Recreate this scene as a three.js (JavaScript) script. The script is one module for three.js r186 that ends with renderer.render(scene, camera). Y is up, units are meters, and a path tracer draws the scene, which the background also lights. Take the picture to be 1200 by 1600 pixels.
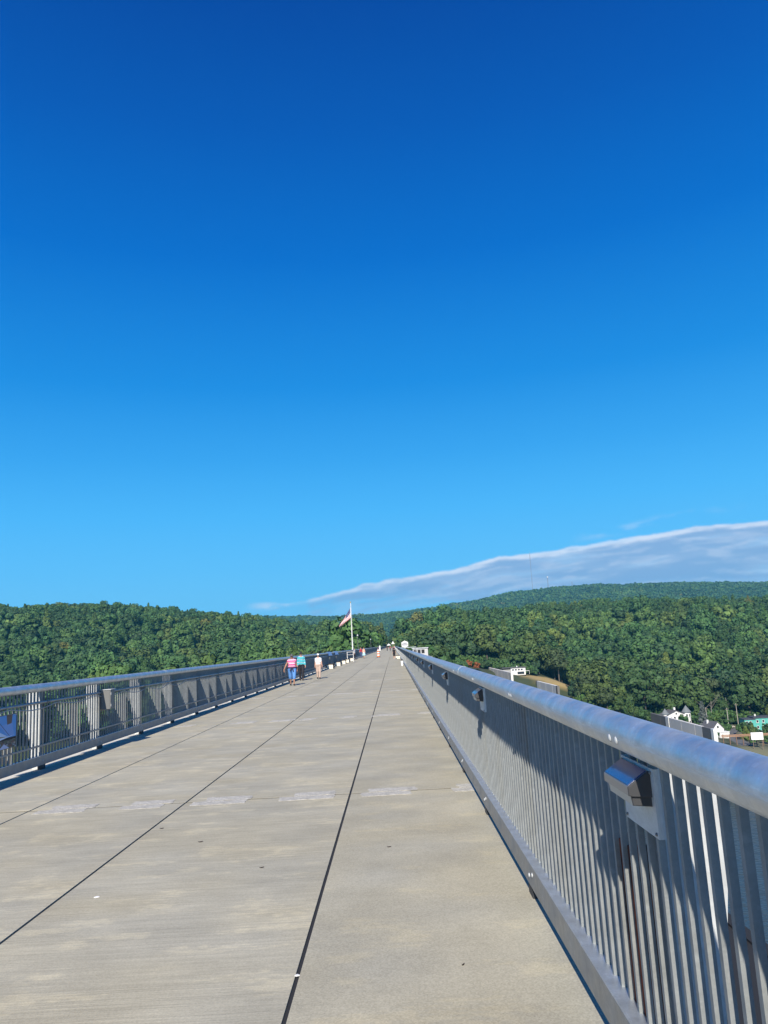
import * as THREE from 'three';
import { mergeGeometries } from 'three/addons/utils/BufferGeometryUtils.js';

// ------------------------------------------------------------------ camera, sky, sun, exposure
const scene = new THREE.Scene();
const EXPOSURE = 1.3;
const camera = new THREE.PerspectiveCamera(67.38, 0.75, 0.05, 20000);
camera.position.set(0, 1.83, 0);
camera.rotation.order = 'YXZ';
camera.rotation.set(0.1723, 0.0024, -0.0550);
const renderer = new THREE.WebGLRenderer({ antialias: true });
renderer.toneMapping = THREE.LinearToneMapping;
renderer.toneMappingExposure = EXPOSURE;
renderer.shadowMap.enabled = true;

const rng = (s) => () => { s |= 0; s = s + 0x6D2B79F5 | 0; let t = Math.imul(s ^ s >>> 15, 1 | s); t = t + Math.imul(t ^ t >>> 7, 61 | t) ^ t; return ((t ^ t >>> 14) >>> 0) / 4294967296; };
const clamp = (x, a = 0, b = 1) => Math.min(b, Math.max(a, x));
const mix = (a, b, t) => a + (b - a) * t;
const sstep = (a, b, x) => { const t = clamp((x - a) / (b - a)); return t * t * (3 - 2 * t); };
const tab = (T, x) => { if (x <= T[0][0]) return T[0][1]; for (let i = 1; i < T.length; i++) if (x <= T[i][0]) { const t = (x - T[i - 1][0]) / (T[i][0] - T[i - 1][0]); return mix(T[i - 1][1], T[i][1], t); } return T[T.length - 1][1]; };
const hash2 = (x, y, s) => { let h = Math.imul(x, 374761393) + Math.imul(y, 668265263) + Math.imul(s, 974634777); h = Math.imul(h ^ h >>> 13, 1274126177); return ((h ^ h >>> 16) >>> 0) / 4294967296; };
function vnoise(x, y, s = 0, px = 0, py = 0) {      // value noise, with a period if px, py are given
  const xi = Math.floor(x), yi = Math.floor(y), fx = x - xi, fy = y - yi;
  const u = fx * fx * (3 - 2 * fx), v = fy * fy * (3 - 2 * fy);
  const w = (i, p) => p ? ((i % p) + p) % p : i;
  const x0 = w(xi, px), x1 = w(xi + 1, px), y0 = w(yi, py), y1 = w(yi + 1, py);
  return mix(mix(hash2(x0, y0, s), hash2(x1, y0, s), u), mix(hash2(x0, y1, s), hash2(x1, y1, s), u), v);
}
function fbm(x, y, s = 0, oct = 4) { let a = 0.5, t = 0, n = 0; for (let i = 0; i < oct; i++) { t += a * vnoise(x, y, s + i * 17); n += a; a *= 0.5; x *= 2.03; y *= 2.03; } return t / n; }

// the sun stands behind the camera, a little to its left
const SUN = new THREE.Vector3(-0.2, 1, 1.42).normalize();
const sun = new THREE.DirectionalLight(new THREE.Color().setRGB(1, 0.91, 0.78), 5);
sun.position.copy(SUN).multiplyScalar(400);
sun.castShadow = true;
sun.shadow.mapSize.set(4096, 4096);
Object.assign(sun.shadow.camera, { left: -300, right: 300, top: 300, bottom: -300, near: 1, far: 3000 });
scene.add(sun, sun.target);
scene.fog = new THREE.FogExp2(new THREE.Color().setRGB(.14, .62, .96), 0.000092);

{ // clear deep-blue sky with one stratus bank low in the west
  const W = 4096, H = 2048, data = new Float32Array(W * H * 4);
  const G = [ // elevation, linear r g b as seen
    [0, .22, .70, 1.12], [3, .19, .67, 1.11], [6, .130, .585, 1.07], [9.9, .078, .500, 1.03], [14, .040, .385, .92], [19.3, .010, .272, .79], [28.3, .0, .155, .618], [36.4, 0, .098, .475], [43.5, 0, .064, .370], [60, 0, .044, .29], [90, 0, .036, .25]];
  const top = [[-13, 2.4], [-9.9, 3.2], [-7, 3.55], [-6.1, 3.75], [-1.9, 4.63], [3.9, 5.25], [5.8, 5.5], [8.2, 6.1], [12, 6.2], [17.4, 6.57], [22.1, 7.08], [26.5, 6.95], [40, 6.6], [60, 5.5], [75, 3]];
  const dens = [[-14, 0], [-10, .12], [-6.3, .2], [-5.8, .75], [-1, .85], [5, .97], [50, 1], [75, 0]];
  for (let j = 0; j < H; j++) {
    const el = (j + 0.5) / H * 180 - 90, e = Math.max(el, 0);
    let k = 1; while (k < G.length - 1 && G[k][0] < e) k++;
    const t = (e - G[k - 1][0]) / (G[k][0] - G[k - 1][0]);
    const base = [1, 2, 3].map(c => mix(G[k - 1][c], G[k][c], t));
    for (let i = 0; i < W; i++) {
      let [r, g, b] = base;
      if (el > -1 && el < 10) {
        const lon = ((i + 0.5) / W - 0.5) * 360;           // atan2(z, x)
        let az = lon + 90; if (az > 180) az -= 360;        // 0 = -z, + to the right
        if (az > -16 && az < 78) {
          const n1 = fbm(az * 0.55, el * 1.2, 3, 4) - 0.5, sl = el - tab(top, az) * .8;
          const wob = fbm(az * .3, el * .8, 19, 3) * .5, st = fbm(az * 0.22 + 9, (sl + wob) * 2.4, 11, 5), st2 = fbm(az * 0.6, (sl + wob) * 4.6, 31, 5);
          const tp = tab(top, az) + (fbm(az * .22, 2.2, 3, 3) - .5) * 0.3 + (fbm(az * 1.1, 4.2, 77, 4) - 0.5) * 0.26 + n1 * .08;
          const edge = tp - el, d = tab(dens, az);
          let m = sstep(0, 0.11, edge) * d; m *= mix(1, .38 + .5 * sstep(.42, .62, st), sstep(0, .5, edge - tab([[-7, .35], [-2, .9], [4, 1.7], [9, 4], [80, 9]], az)));
          const holeLow = sstep(2.4, 0.9, el - 1.6 + (st - 0.5) * 2) * (1 - sstep(-6, 16, az) * 0.75);
          m *= 1 - 0.62 * holeLow * sstep(0.35, 0.6, st2);
          m *= 1 - 0.45 * sstep(0.55, 0.74, st) * (1 - sstep(0, .7, edge) * 0.1) * (az < 5 ? 1 : 0.55);
          const rim = sstep(0.42, 0.02, edge - st2 * 0.22);
          const bright = clamp(rim * 0.8 + sstep(0.46, 0.72, st2) * 0.26 + (st - 0.42) * 0.9);
          const c = [mix(.29, .82, bright), mix(.475, .91, bright), mix(.775, 1.06, bright)];
          const wisp = sstep(0.42, 0.72, fbm(az * 0.5 + 40, sl * 3.2, 51, 5)) * 0.24 * sstep(1.5, .2, Math.abs(el - tab([[10, 6.6], [16.5, 7.15], [20, 7.75], [26, 8.1]], az)) * 3.1) * sstep(13, 16, az) * sstep(26, 21, az);
          const wispL = sstep(0.38, 0.66, fbm(az * 0.7 + 3, el * 4.2, 61, 4)) * 0.62 * sstep(.36, .08, Math.abs(el - 3.35)) * sstep(-11, -9, az) * sstep(-6.6, -7.6, az);
          const mm = clamp(m + wisp + wispL);
          r = mix(r, c[0], mm); g = mix(g, c[1], mm); b = mix(b, c[2], mm);
        }
      }
      const o = (j * W + i) * 4;
      data[o] = r / EXPOSURE; data[o + 1] = g / EXPOSURE; data[o + 2] = b / EXPOSURE; data[o + 3] = 1;
    }
  }
  const skyTex = new THREE.DataTexture(data, W, H, THREE.RGBAFormat, THREE.FloatType);
  skyTex.mapping = THREE.EquirectangularReflectionMapping;
  skyTex.magFilter = THREE.LinearFilter; skyTex.minFilter = THREE.LinearFilter;
  skyTex.needsUpdate = true;
  scene.background = skyTex; scene.environment = skyTex;
}

// ------------------------------------------------------------------ helpers
const used = {};
const numbered = (n) => { const k = used[n] = (used[n] ?? -1) + 1; return k ? `${n}_${String(k).padStart(3, '0')}` : n; };
function tag(o, label, category, group, kind) { Object.assign(o.userData, { label, category }); if (group) o.userData.group = group; if (kind) o.userData.kind = kind; return o; }
function thing(name, label, category, [x, y, z] = [0, 0, 0], turn = 0, group) {
  const o = new THREE.Group(); o.name = numbered(name); o.position.set(x, y, z); o.rotation.y = turn; scene.add(o);
  return tag(o, label, category, group);
}
function part(name, geo, mat, parent, [x, y, z] = [0, 0, 0], label) {
  const m = new THREE.Mesh(geo, mat); m.name = name; m.position.set(x, y, z); parent.add(m); if (label) m.userData.label = label; return m;
}
function single(name, geo, mat, label, category, pos = [0, 0, 0], group, kind) { const m = part(numbered(name), geo, mat, scene, pos); return tag(m, label, category, group, kind); }
function structure(name, geo, mat, label, category = 'ground') { return single(name, geo, mat, label, category, [0, 0, 0], undefined, 'structure'); }
const box = (w, h, d, x = 0, y = 0, z = 0) => { const g = new THREE.BoxGeometry(w, h, d); g.translate(x, y, z); return g; };
const cyl = (r0, r1, h, n = 12, x = 0, y = 0, z = 0) => { const g = new THREE.CylinderGeometry(r0, r1, h, n); g.translate(x, y, z); return g; };
const merged = (...gs) => mergeGeometries(gs.map(g => g.index ? g.toNonIndexed() : g));
const lin = (r, g, b) => new THREE.Color().setRGB(r, g, b);
const std = (c, o = {}) => new THREE.MeshStandardMaterial({ color: Array.isArray(c) ? lin(...c) : c, roughness: 0.8, metalness: 0, ...o });
function uvWorld(g, fn) { const p = g.attributes.position, uv = new Float32Array(p.count * 2); for (let i = 0; i < p.count; i++) { const [u, v] = fn(p.getX(i), p.getY(i), p.getZ(i)); uv[2 * i] = u; uv[2 * i + 1] = v; } g.setAttribute('uv', new THREE.BufferAttribute(uv, 2)); return g; }
function dataTex(n, m, fn, srgb = true) {
  const d = new Uint8Array(n * m * 4);
  for (let j = 0; j < m; j++) for (let i = 0; i < n; i++) { const c = fn(i / n, j / m, i, j), o = (j * n + i) * 4; for (let k = 0; k < 3; k++) d[o + k] = clamp(c[k] ?? c[0]) * 255; d[o + 3] = 255; }
  const t = new THREE.DataTexture(d, n, m, THREE.RGBAFormat); t.wrapS = t.wrapT = THREE.RepeatWrapping; t.magFilter = THREE.LinearFilter; t.minFilter = THREE.LinearMipmapLinearFilter; t.generateMipmaps = true; t.needsUpdate = true;
  if (srgb) t.colorSpace = THREE.SRGBColorSpace; return t;
}
function canvasTex(w, h, draw) { const c = document.createElement('canvas'); c.width = w; c.height = h; draw(c.getContext('2d'), w, h); const t = new THREE.CanvasTexture(c); t.colorSpace = THREE.SRGBColorSpace; return t; }
const pn = (u, v, fx, fy, s) => vnoise(u * fx, v * fy, s, fx, fy);   // periodic noise over the unit square

// ------------------------------------------------------------------ materials
// concrete: colour (grey around 1) and relief, 4 m by 4 m; u runs across the bridge
const broom = { c: null, b: null }, sanded = { c: null, b: null };
{
  const N = 2048, cb = new Float32Array(N * N);
  const mk = (lines, grain, seed) => {
    const h = new Float32Array(N * N);
    const R = rng(seed), rowA = new Float32Array(N), rowB = new Float32Array(N);
    for (let j = 0; j < N; j++) { rowA[j] = R() - 0.5; rowB[j] = R() - 0.5; }
    const color = dataTex(N, N, (u, v, i, j) => {
      const jit = hash2(i, j, seed) - 0.5;
      const wv = v * N + pn(u, v, 6, 6, seed + 3) * 5;
      const jr = ((Math.floor(wv) % N) + N) % N;
      const line = rowA[jr] * (0.35 + pn(u, v, 9, 200, seed + 5)) + (pn(u, v, 14, 420, seed + 6) - 0.5) * 0.9;
      const streak = pn(u, v, 5, 90, seed + 7) * 0.6 + pn(u, v, 11, 190, seed + 8) * 0.4;
      const big = pn(u, v, 5, 7, seed + 9) * 0.5 + pn(u, v, 13, 17, seed + 10) * 0.3 + pn(u, v, 37, 51, seed + 11) * 0.2;
      const sand = (pn(u, v, 520, 520, seed + 12) - 0.5) * 1.2 + jit * 0.7;
      let k = 0.735 + (big - 0.5) * 0.12 + (streak - 0.5) * 0.025 * lines + line * 0.07 * lines + sand * 0.075 * grain;
      const pale = sstep(0.60, 0.86, pn(u, v, 11, 26, seed + 20) * 0.72 + pn(u, v, 60, 170, seed + 21) * 0.28);
      k += pale * (lines > .5 ? 0.055 : 0.022);
      const pit = hash2(i >> 1, j >> 1, seed + 30) > 0.9975 ? -0.16 : 0; k += pit * (0.5 + grain * 0.5);
      h[j * N + i] = 0.5 + line * 0.35 * lines + sand * 0.2 * grain + pit;
      const warm = (pn(u, v, 7, 9, seed + 33) - 0.5) * 0.02 + pale * 0.012;
      return [k * 1.0 + warm, k * 0.985 + warm * 0.4, k * 0.925 - warm];
    });
    const bump = dataTex(N, N, (u, v, i, j) => [h[j * N + i]], false);
    return { c: color, b: bump };
  };
  Object.assign(broom, mk(1, 0.75, 101)); Object.assign(sanded, mk(0.22, 1.1, 202));
}
const concreteMat = (t) => new THREE.MeshStandardMaterial({ color: lin(.81, .785, .685), map: t.c, bumpMap: t.b, bumpScale: 0.0012, roughness: 0.92, vertexColors: true });
const M = {};
M.broom = concreteMat(broom); M.sanded = concreteMat(sanded);
const galvTex = dataTex(1024, 1024, (u, v) => {
  const a = pn(u, v, 5, 7, 1) * 0.4 + pn(u, v, 17, 23, 2) * 0.3 + pn(u, v, 61, 67, 3) * 0.2 + pn(u, v, 190, 210, 4) * 0.1;
  const scr = sstep(0.72, 0.86, pn(u, v, 90, 14, 6) * 0.6 + pn(u, v, 30, 60, 7) * 0.4);
  const k = 0.87 + (a - 0.5) * 0.16 + scr * 0.04; return [k * 0.985, k, k * 1.012];
});
const galvRough = dataTex(512, 512, (u, v) => { const a = pn(u, v, 6, 8, 21) * 0.5 + pn(u, v, 24, 30, 22) * 0.3 + pn(u, v, 90, 90, 23) * 0.2; const k = 0.40 + (a - 0.5) * 0.28; return [k, k, k]; }, false);
const galvBump = dataTex(512, 512, (u, v) => [0.5 + (pn(u, v, 16, 16, 41) - 0.5) * 0.6 + (pn(u, v, 64, 64, 42) - 0.5) * 0.3 + (pn(u, v, 200, 200, 43) - .5) * .2], false);
M.galv = new THREE.MeshStandardMaterial({ color: lin(.83, .86, .885), map: galvTex, roughnessMap: galvRough, roughness: 1.25, metalness: 0.84, bumpMap: galvBump, bumpScale: 0.0006 });
M.channel = new THREE.MeshStandardMaterial({ color: lin(.40, .41, .42), map: galvTex, roughnessMap: galvRough, roughness: 1.1, metalness: 0.6, bumpMap: galvBump, bumpScale: 0.0015 });
M.picket = new THREE.MeshPhysicalMaterial({ color: lin(.325, .335, .325), map: galvTex, roughness: 0.7, metalness: 0, specularIntensity: .4, bumpMap: galvBump, bumpScale: 0.001 });
M.galvPlate = new THREE.MeshStandardMaterial({ color: lin(.74, .74, .72), map: galvTex, roughness: 0.55, metalness: 0.1 });
M.darkSteel = std([.05, .052, .055], { roughness: 0.7, metalness: 0.2 });
M.rubber = std([.022, .023, .026], { roughness: 0.85 });
M.beam = std([.07, .06, .055], { roughness: 0.8 });
M.ledge = std([.018, .02, .024], { roughness: .9 });
M.boxGrey = std([.19, .195, .195], { roughness: 0.5, metalness: 0.35 });
M.cable = std([.35, .36, .37], { roughness: 0.6 });
M.fixture = std([.30, .30, .30], { roughness: 0.42, metalness: 0.6 });
M.black = std([.010, .011, .014], { roughness: 0.75 });
M.solar = new THREE.MeshPhysicalMaterial({ color: lin(.018, .055, .19), roughness: 0.2, clearcoat: 0.3, clearcoatRoughness: 0.1 });
M.capGrey = std([.045, .047, .052], { roughness: .6 });
M.lens = std([.42, .42, .38], { roughness: 0.35 });
M.white = std([.78, .78, .76], { roughness: 0.6 });
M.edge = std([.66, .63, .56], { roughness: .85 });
M.cream = std([.78, .75, .64], { roughness: 0.75 });
M.timber = std([.075, .05, .035], { roughness: 0.8 });
M.grout = new THREE.MeshStandardMaterial({ color: lin(.745, .72, .65), roughness: 0.9, map: dataTex(256, 256, (u, v) => { const k = 0.80 + (pn(u, v, 12, 40, 9) - .5) * .22 + (pn(u, v, 60, 90, 8) - .5) * .2 - (hash2(u * 256 | 0, v * 256 | 0, 5) > .985 ? .2 : 0); return [k, k, k * .99]; }) });

// ------------------------------------------------------------------ terrain and river
const tV = [[-3000, -20], [-900, -35], [-243, -38], [-100, -30], [-30, -22], [0, -17], [45, -21], [64, -26], [83, -31], [104, -38], [118, -42], [138, -48], [166, -51], [200, -53], [260, -55], [600, -45], [3000, -20]];
const tC1 = [[-3000, 70], [-900, 76], [-535, 74], [-491, 73], [-447, 74], [-359, 67], [-272, 54], [-185, 43], [-163, 36], [-116, 27], [-73, 20], [-30, 13], [0, 12], [23, 17], [58, 21], [128, 30], [206, 35], [293, 37], [380, 34], [509, 26], [900, 15], [3000, 20]];
const tC2 = [[-4000, 190], [-1500, 170], [-500, 138], [-391, 130], [-309, 118], [-145, 119], [74, 124], [239, 145], [515, 184], [708, 198], [1064, 193], [1606, 163], [2600, 140], [4000, 120]];
const smoothTab = (T, x, w) => (tab(T, x - w) + 2 * tab(T, x) + tab(T, x + w)) / 4;
function height(x, z) {
  const d = -z;
  const V = smoothTab(tV, x, 8), C1 = smoothTab(tC1, x, 25) - 5.5, C2 = smoothTab(tC2, x, 120);
  let y;
  if (d < 300) y = -70;
  else if (d < 345) y = mix(-70, V, sstep(300, 345, d));
  else if (d < 490) y = V;
  else if (d < 1050) y = mix(V, C1, Math.pow(sstep(470, 1080, d), 0.92));
  else if (d < 1800) y = mix(C1, C1 - 35, sstep(1050, 1500, d));
  else if (d < 3300) y = mix(C1 - 35, C2, sstep(1800, 3350, d));
  else y = mix(C2, C2 - 150, sstep(3350, 5200, d));
  const amp = sstep(500, 700, d) * 5 + sstep(1700, 2600, d) * 16;
  y += (fbm(x / 120, z / 120, 5, 3) - 0.5) * 2 * amp * (1 - sstep(900, 1060, d) * (1 - sstep(1300, 1700, d)) * .8) * (1 - sstep(2900, 3300, d) * .7);
  y += tab([[10, 0], [45, 6], [79, 7.5], [104, 10.5], [118, 8], [140, 1], [170, 0]], x) * sstep(476, 502, d) * (1 - sstep(560, 700, d) * .6);
  y += 7.5 * Math.exp(-((x - 142) ** 2 + ((z + 476) / 1.1) ** 2) / 150);
  const cut = sstep(14, 7, Math.abs(x + 2.7)) * sstep(740, 800, d) * (1 - sstep(1200, 1300, d)); y = mix(y, -0.35, cut);
  const under = sstep(16, 9, Math.abs(x + 2.7)) * (1 - sstep(740, 800, d)); y = mix(y, Math.min(y, -3), under);
  return y;
}
const field = (x, z) => sstep(22, 14, Math.hypot((x - 104) / 1.3, z + 512)) ;
const dirt = (x, z) => Math.max(sstep(13, 8, Math.hypot(x - 142, (z + 472) / 1.2)), sstep(22, 12, Math.hypot(x + 262, (z + 545) / 1.6)));
const village = (x, z) => sstep(122, 130, x) * sstep(-450, -442, z) * sstep(320, 300, x);
{
  const xs = [], zs = [];
  for (let x = -3600; x <= 3600;) { xs.push(x); x += Math.abs(x) < 320 ? 6 : Math.abs(x) < 800 ? 20 : 80; }
  for (let z = -250; z >= -5600;) { zs.push(z); z -= z > -560 ? 6 : z > -1300 ? 18 : 60; }
  const pos = [], col = [], idx = [];
  for (const z of zs) for (const x of xs) {
    pos.push(x, height(x, z), z);
    const n = fbm(x / 9, z / 9, 8, 3), f = field(x, z), d = dirt(x, z), v = village(x, z) * sstep(.38, .6, fbm(x / 14, z / 14, 9, 3));
    let c = [.035 + n * .02, .05 + n * .02, .02 + n * .008];
    c = c.map((a, i) => mix(a, [.15, .15, .09][i], v)); c = c.map((a, i) => mix(a, [.36 + n * .1, .27 + n * .06, .12][i], f)); c = c.map((a, i) => mix(a, [.36, .23, .15][i] * (.7 + n * .6), d));
    col.push(...c);
  }
  const w = xs.length;
  for (let j = 0; j < zs.length - 1; j++) for (let i = 0; i < w - 1; i++) { const a = j * w + i; idx.push(a, a + w + 1, a + w, a, a + 1, a + w + 1); }
  const g = new THREE.BufferGeometry(); g.setAttribute('position', new THREE.Float32BufferAttribute(pos, 3)); g.setAttribute('color', new THREE.Float32BufferAttribute(col, 3)); g.setIndex(idx);
  g.computeVertexNormals();
  structure('terrain', g, new THREE.MeshStandardMaterial({ vertexColors: true, roughness: 1 }), 'wooded hills and river bank rising beyond the bridge', 'terrain');
  const rv = new THREE.PlaneGeometry(9000, 5600, 1, 1); rv.rotateX(-Math.PI / 2); rv.translate(0, -64, 2430); uvWorld(rv, (x, y, z) => [x / 40, z / 40]);
  structure('river', rv, new THREE.MeshStandardMaterial({ color: lin(.045, .065, .07), roughness: 0.34, bumpMap: dataTex(256, 256, (u, v) => [pn(u, v, 20, 30, 71) * .6 + pn(u, v, 50, 70, 72) * .4], false), bumpScale: 0.5 }), 'wide blue-green river far below the bridge', 'river');
}

// ------------------------------------------------------------------ trees
function crownGeo(seed, o) {        // o: R radius, H height, y0 base, clumps, leaves, size, shape
  const R = rng(seed), P = [], N = [], C = [], cl = [];
  const sph = () => { const y = R() * 2 - 1, a = R() * 6.2832, r = Math.sqrt(1 - y * y); return [r * Math.cos(a), y, r * Math.sin(a)]; };
  for (let k = 0; k < o.clumps; k++) {
    if (o.cone) { const t = Math.pow((k + R() * .8) / o.clumps, 0.85), a = k * 2.4 + R(), rr = o.R * (1 - t) * (.62 + R() * .3); cl.push([Math.cos(a) * rr, o.y0 + t * o.H * .97, Math.sin(a) * rr, Math.max(.5, o.R * (.42 - .3 * t)), 0.45]); }
    else { const d = sph(), q = .48 + R() * .36; if (d[1] < -.55) d[1] *= .4; cl.push([d[0] * o.R * q, o.y0 + o.H * (.5 + d[1] * .5 * (q + .05)), d[2] * o.R * q, o.R * (.26 + R() * .2), .8]); }
  }
  for (const c of cl) {
    const tint = .82 + R() * .36;
    for (let l = 0; l < o.leaves; l++) {
      const d = sph(); if (d[1] < -.6) continue;
      const q = c[3] * (.82 + R() * .3), x = c[0] + d[0] * q, y = c[1] + d[1] * q * c[4], z = c[2] + d[2] * q;
      let hid = false; for (const e of cl) if (e !== c && Math.hypot(x - e[0], (y - e[1]) / e[4], z - e[2]) < e[3] * .68) { hid = true; break; }
      if (hid) continue;
      const n = new THREE.Vector3(d[0] + (R() - .5) * 1.1, d[1] + .25 + (R() - .5) * 1.1, d[2] + (R() - .5) * 1.1).normalize();
      const t = new THREE.Vector3(R() - .5, R() - .5, R() - .5).cross(n).normalize(), b = n.clone().cross(t), s = o.size * (.6 + R() * .8);
      const v = [[-1, -.55 - R() * .4], [.9, -.7 + R() * .3], [.8 + R() * .4, .6], [-.6 - R() * .4, .8]].map(([a, e]) => [x + (t.x * a + b.x * e) * s, y + (t.y * a + b.y * e) * s, z + (t.z * a + b.z * e) * s]);
      const nn = [n.x * .5 + d[0] * .5, n.y * .5 + d[1] * .5, n.z * .5 + d[2] * .5];
      const k = tint * (.8 + R() * .4), cc = [k * (.95 + R() * .12), k, k * (.9 + R() * .2)];
      for (const q2 of [0, 1, 2, 0, 2, 3]) { P.push(...v[q2]); N.push(...nn); C.push(...cc); }
    }
  }
  const g = new THREE.BufferGeometry(); g.setAttribute('position', new THREE.Float32BufferAttribute(P, 3)); g.setAttribute('normal', new THREE.Float32BufferAttribute(N, 3)); g.setAttribute('color', new THREE.Float32BufferAttribute(C, 3)); return g;
}
function trunkGeo(seed, h, r) {
  const R = rng(seed), gs = [cyl(r * .45, r, h, 7, 0, h / 2, 0)];
  for (let k = 0; k < 5; k++) { const L = h * (.35 + R() * .25), g = new THREE.CylinderGeometry(r * .12, r * .38, L, 5); g.translate(0, L / 2, 0); g.rotateZ(.6 + R() * .5); g.rotateY(k * 1.26 + R()); g.translate(0, h * (.5 + R() * .4), 0); gs.push(g); }
  return merged(...gs);
}
const leafMat = (c) => new THREE.MeshStandardMaterial({ color: lin(...c), roughness: .75, vertexColors: true, side: THREE.DoubleSide });
const greens = [[.036, .082, .020], [.050, .098, .021], [.026, .068, .024], [.068, .110, .023], [.050, .080, .025]];
const NEAR = [0, 1, 2, 3, 4].map(i => crownGeo(50 + i, { R: 5.2 + (i % 3) * .7, H: 12 + (i * 1.7) % 4, y0: 2.0, clumps: 26 + i * 2, leaves: 110, size: .44 }));
const FAR = [0, 1, 2].map(i => crownGeo(80 + i, { R: 5.8, H: 11.5 + i, y0: 1.2, clumps: 19, leaves: 60, size: .72 }));
const RIDGE = [0, 1].map(i => crownGeo(90 + i, { R: 7.5, H: 12, y0: 0, clumps: 9, leaves: 16, size: 2.3 }));
const CONIFER = crownGeo(333, { cone: true, R: 4.2, H: 15, y0: 1, clumps: 40, leaves: 36, size: .62 });
const TRUNK = [0, 1].map(i => trunkGeo(20 + i, 9.5, .38));
M.bark = std([.10, .085, .07], { roughness: .95 });
const leafMats = greens.map(leafMat);
const leafPale = leafMat([.085, .125, .022]), leafOrange = leafMat([.27, .085, .025]), leafYellow = leafMat([.30, .23, .03]), leafSpruce = leafMat([.085, .105, .098]);
const keepOut = (x, z) => Math.abs(x + 2.7) < 9.5 && z > -1010 || field(x, z) > .2 || dirt(x, z) > .2 || (x / -z > .300 && z > -446 && !(x > 205)) || (x > 26 && x < 126 && z > -534 && (x / -z < .228 || z > -440)) || z > -352;
const spots = [];
{
  const R = rng(7);
  for (let z = -356; z > -1260; z -= 9) for (let x = -900; x < 900; x += 9) {
    const px = x + (R() - .5) * 8.5, pz = z + (R() - .5) * 8.5, s = .62 + Math.pow(R(), 2.4) * 1.35, a = R() * 6.28, v = R(), c = R();
    if (Math.abs(px) > -pz * .64 + 30 || keepOut(px, pz)) continue;
    spots.push([px, pz, Math.min(s, mix(2, 1.05, sstep(820, 980, -pz))), a, v, c]);
  }
}
// the 300 trees that show largest in the picture: the near ones on the right bank and beside the bridge
const inView = (x, z) => x > -12 && x < -z * .52;
const order = spots.filter(s => inView(s[0], s[1]) && -s[1] > 400).sort((a, b) => b[1] - a[1]).slice(0, 296);
const near = new Set(order);
const treeKinds = [
  ['broadleaf_tree', 'deep green broadleaf tree at the foot of the wooded slope beyond the right railing', 0],
  ['broadleaf_tree', 'mid-green broadleaf tree at the foot of the wooded slope beyond the right railing', 1],
  ['broadleaf_tree', 'dark bluish-green broadleaf tree at the foot of the wooded slope beyond the right railing', 2],
  ['broadleaf_tree', 'bright leaf-green broadleaf tree at the foot of the wooded slope beyond the right railing', 3],
  ['broadleaf_tree', 'dull olive-green broadleaf tree at the foot of the wooded slope beyond the right railing', 4],
  ['broadleaf_tree', 'pale yellow-green broadleaf tree at the foot of the wooded slope beyond the right railing', 5]];
order.forEach((s, i) => {
  const [x, z, sc, a, v, c] = s, k = c < .08 ? 5 : Math.floor(v * 5), y = height(x, z);
  const t = thing(treeKinds[k][0], treeKinds[k][1], 'tree', [x, y - .3, z], a, treeKinds[k][1].split(' at ')[0] + 's');
  t.scale.set(sc, sc * (.9 + c * .3), sc);
  part('trunk', TRUNK[i % 2], M.bark, t); part('crown', NEAR[i % 5], k === 5 ? leafPale : leafMats[k], t);
});
function forest(name, label, list, geos, mat, kScale) {
  const grp = thing(name, label, 'woodland', [0, 0, 0]); grp.userData.kind = 'stuff';
  geos.forEach((g, gi) => {
    const L = list.filter((_, i) => i % geos.length === gi), im = new THREE.InstancedMesh(g, mat, L.length), m4 = new THREE.Matrix4(), q = new THREE.Quaternion(), up = new THREE.Vector3(0, 1, 0);
    im.name = 'tree_mass'; im.userData.kind = 'stuff';
    L.forEach(([x, z, s, a, v, c], i) => {
      m4.compose(new THREE.Vector3(x, height(x, z) - .4, z), q.setFromAxisAngle(up, a), new THREE.Vector3(s * kScale, s * kScale * (.85 + c * .35), s * kScale)); im.setMatrixAt(i, m4);
      const patch = fbm(x / 55, z / 55, 44, 3), t = clamp(v * .7 + (patch - .5) * 1.5), b = .62 + c * .66;
      const base = [mix(.038, .108, t * t) * b, mix(.090, .152, t) * b, mix(.026, .028, t) * b];
      const odd = hash2(Math.floor(x * 7), Math.floor(z * 7), 3); if (odd > .996) { base[0] = .13; base[1] = .14; }
      im.setColorAt(i, lin(...base));
    });
    grp.add(im);
  });
}
const instMat = new THREE.MeshStandardMaterial({ color: 0xffffff, roughness: .75, vertexColors: true, side: THREE.DoubleSide });
const rest = spots.filter(s => !near.has(s));
forest('hillside_woodland', 'dense green woods covering the hillside beyond the left railing', rest.filter(s => s[0] < -2.7), [...FAR, NEAR[1], NEAR[3], FAR[0], NEAR[4], CONIFER], instMat, 1);
forest('hillside_woodland', 'dense green woods climbing the slope above the village on the right', rest.filter(s => s[0] >= -2.7), [...FAR, NEAR[0], NEAR[2], FAR[1], NEAR[4], CONIFER], instMat, 1);
{
  const R = rng(77), L = [];
  for (let z = -2050; z > -3750; z -= 12) for (let x = -2100; x < 2300; x += 12) { const px = x + (R() - .5) * 11, pz = z + (R() - .5) * 11, s = .8 + R() * .5, a = R() * 6.28, v = R() * .6, c = R(); if (Math.abs(px) > -pz * .6 + 60) continue; L.push([px, pz, s, a, v, c]); }
  forest('ridge_woodland', 'distant blue-green wooded ridge under the cloud bank', L, RIDGE, instMat, .95);
}
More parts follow.
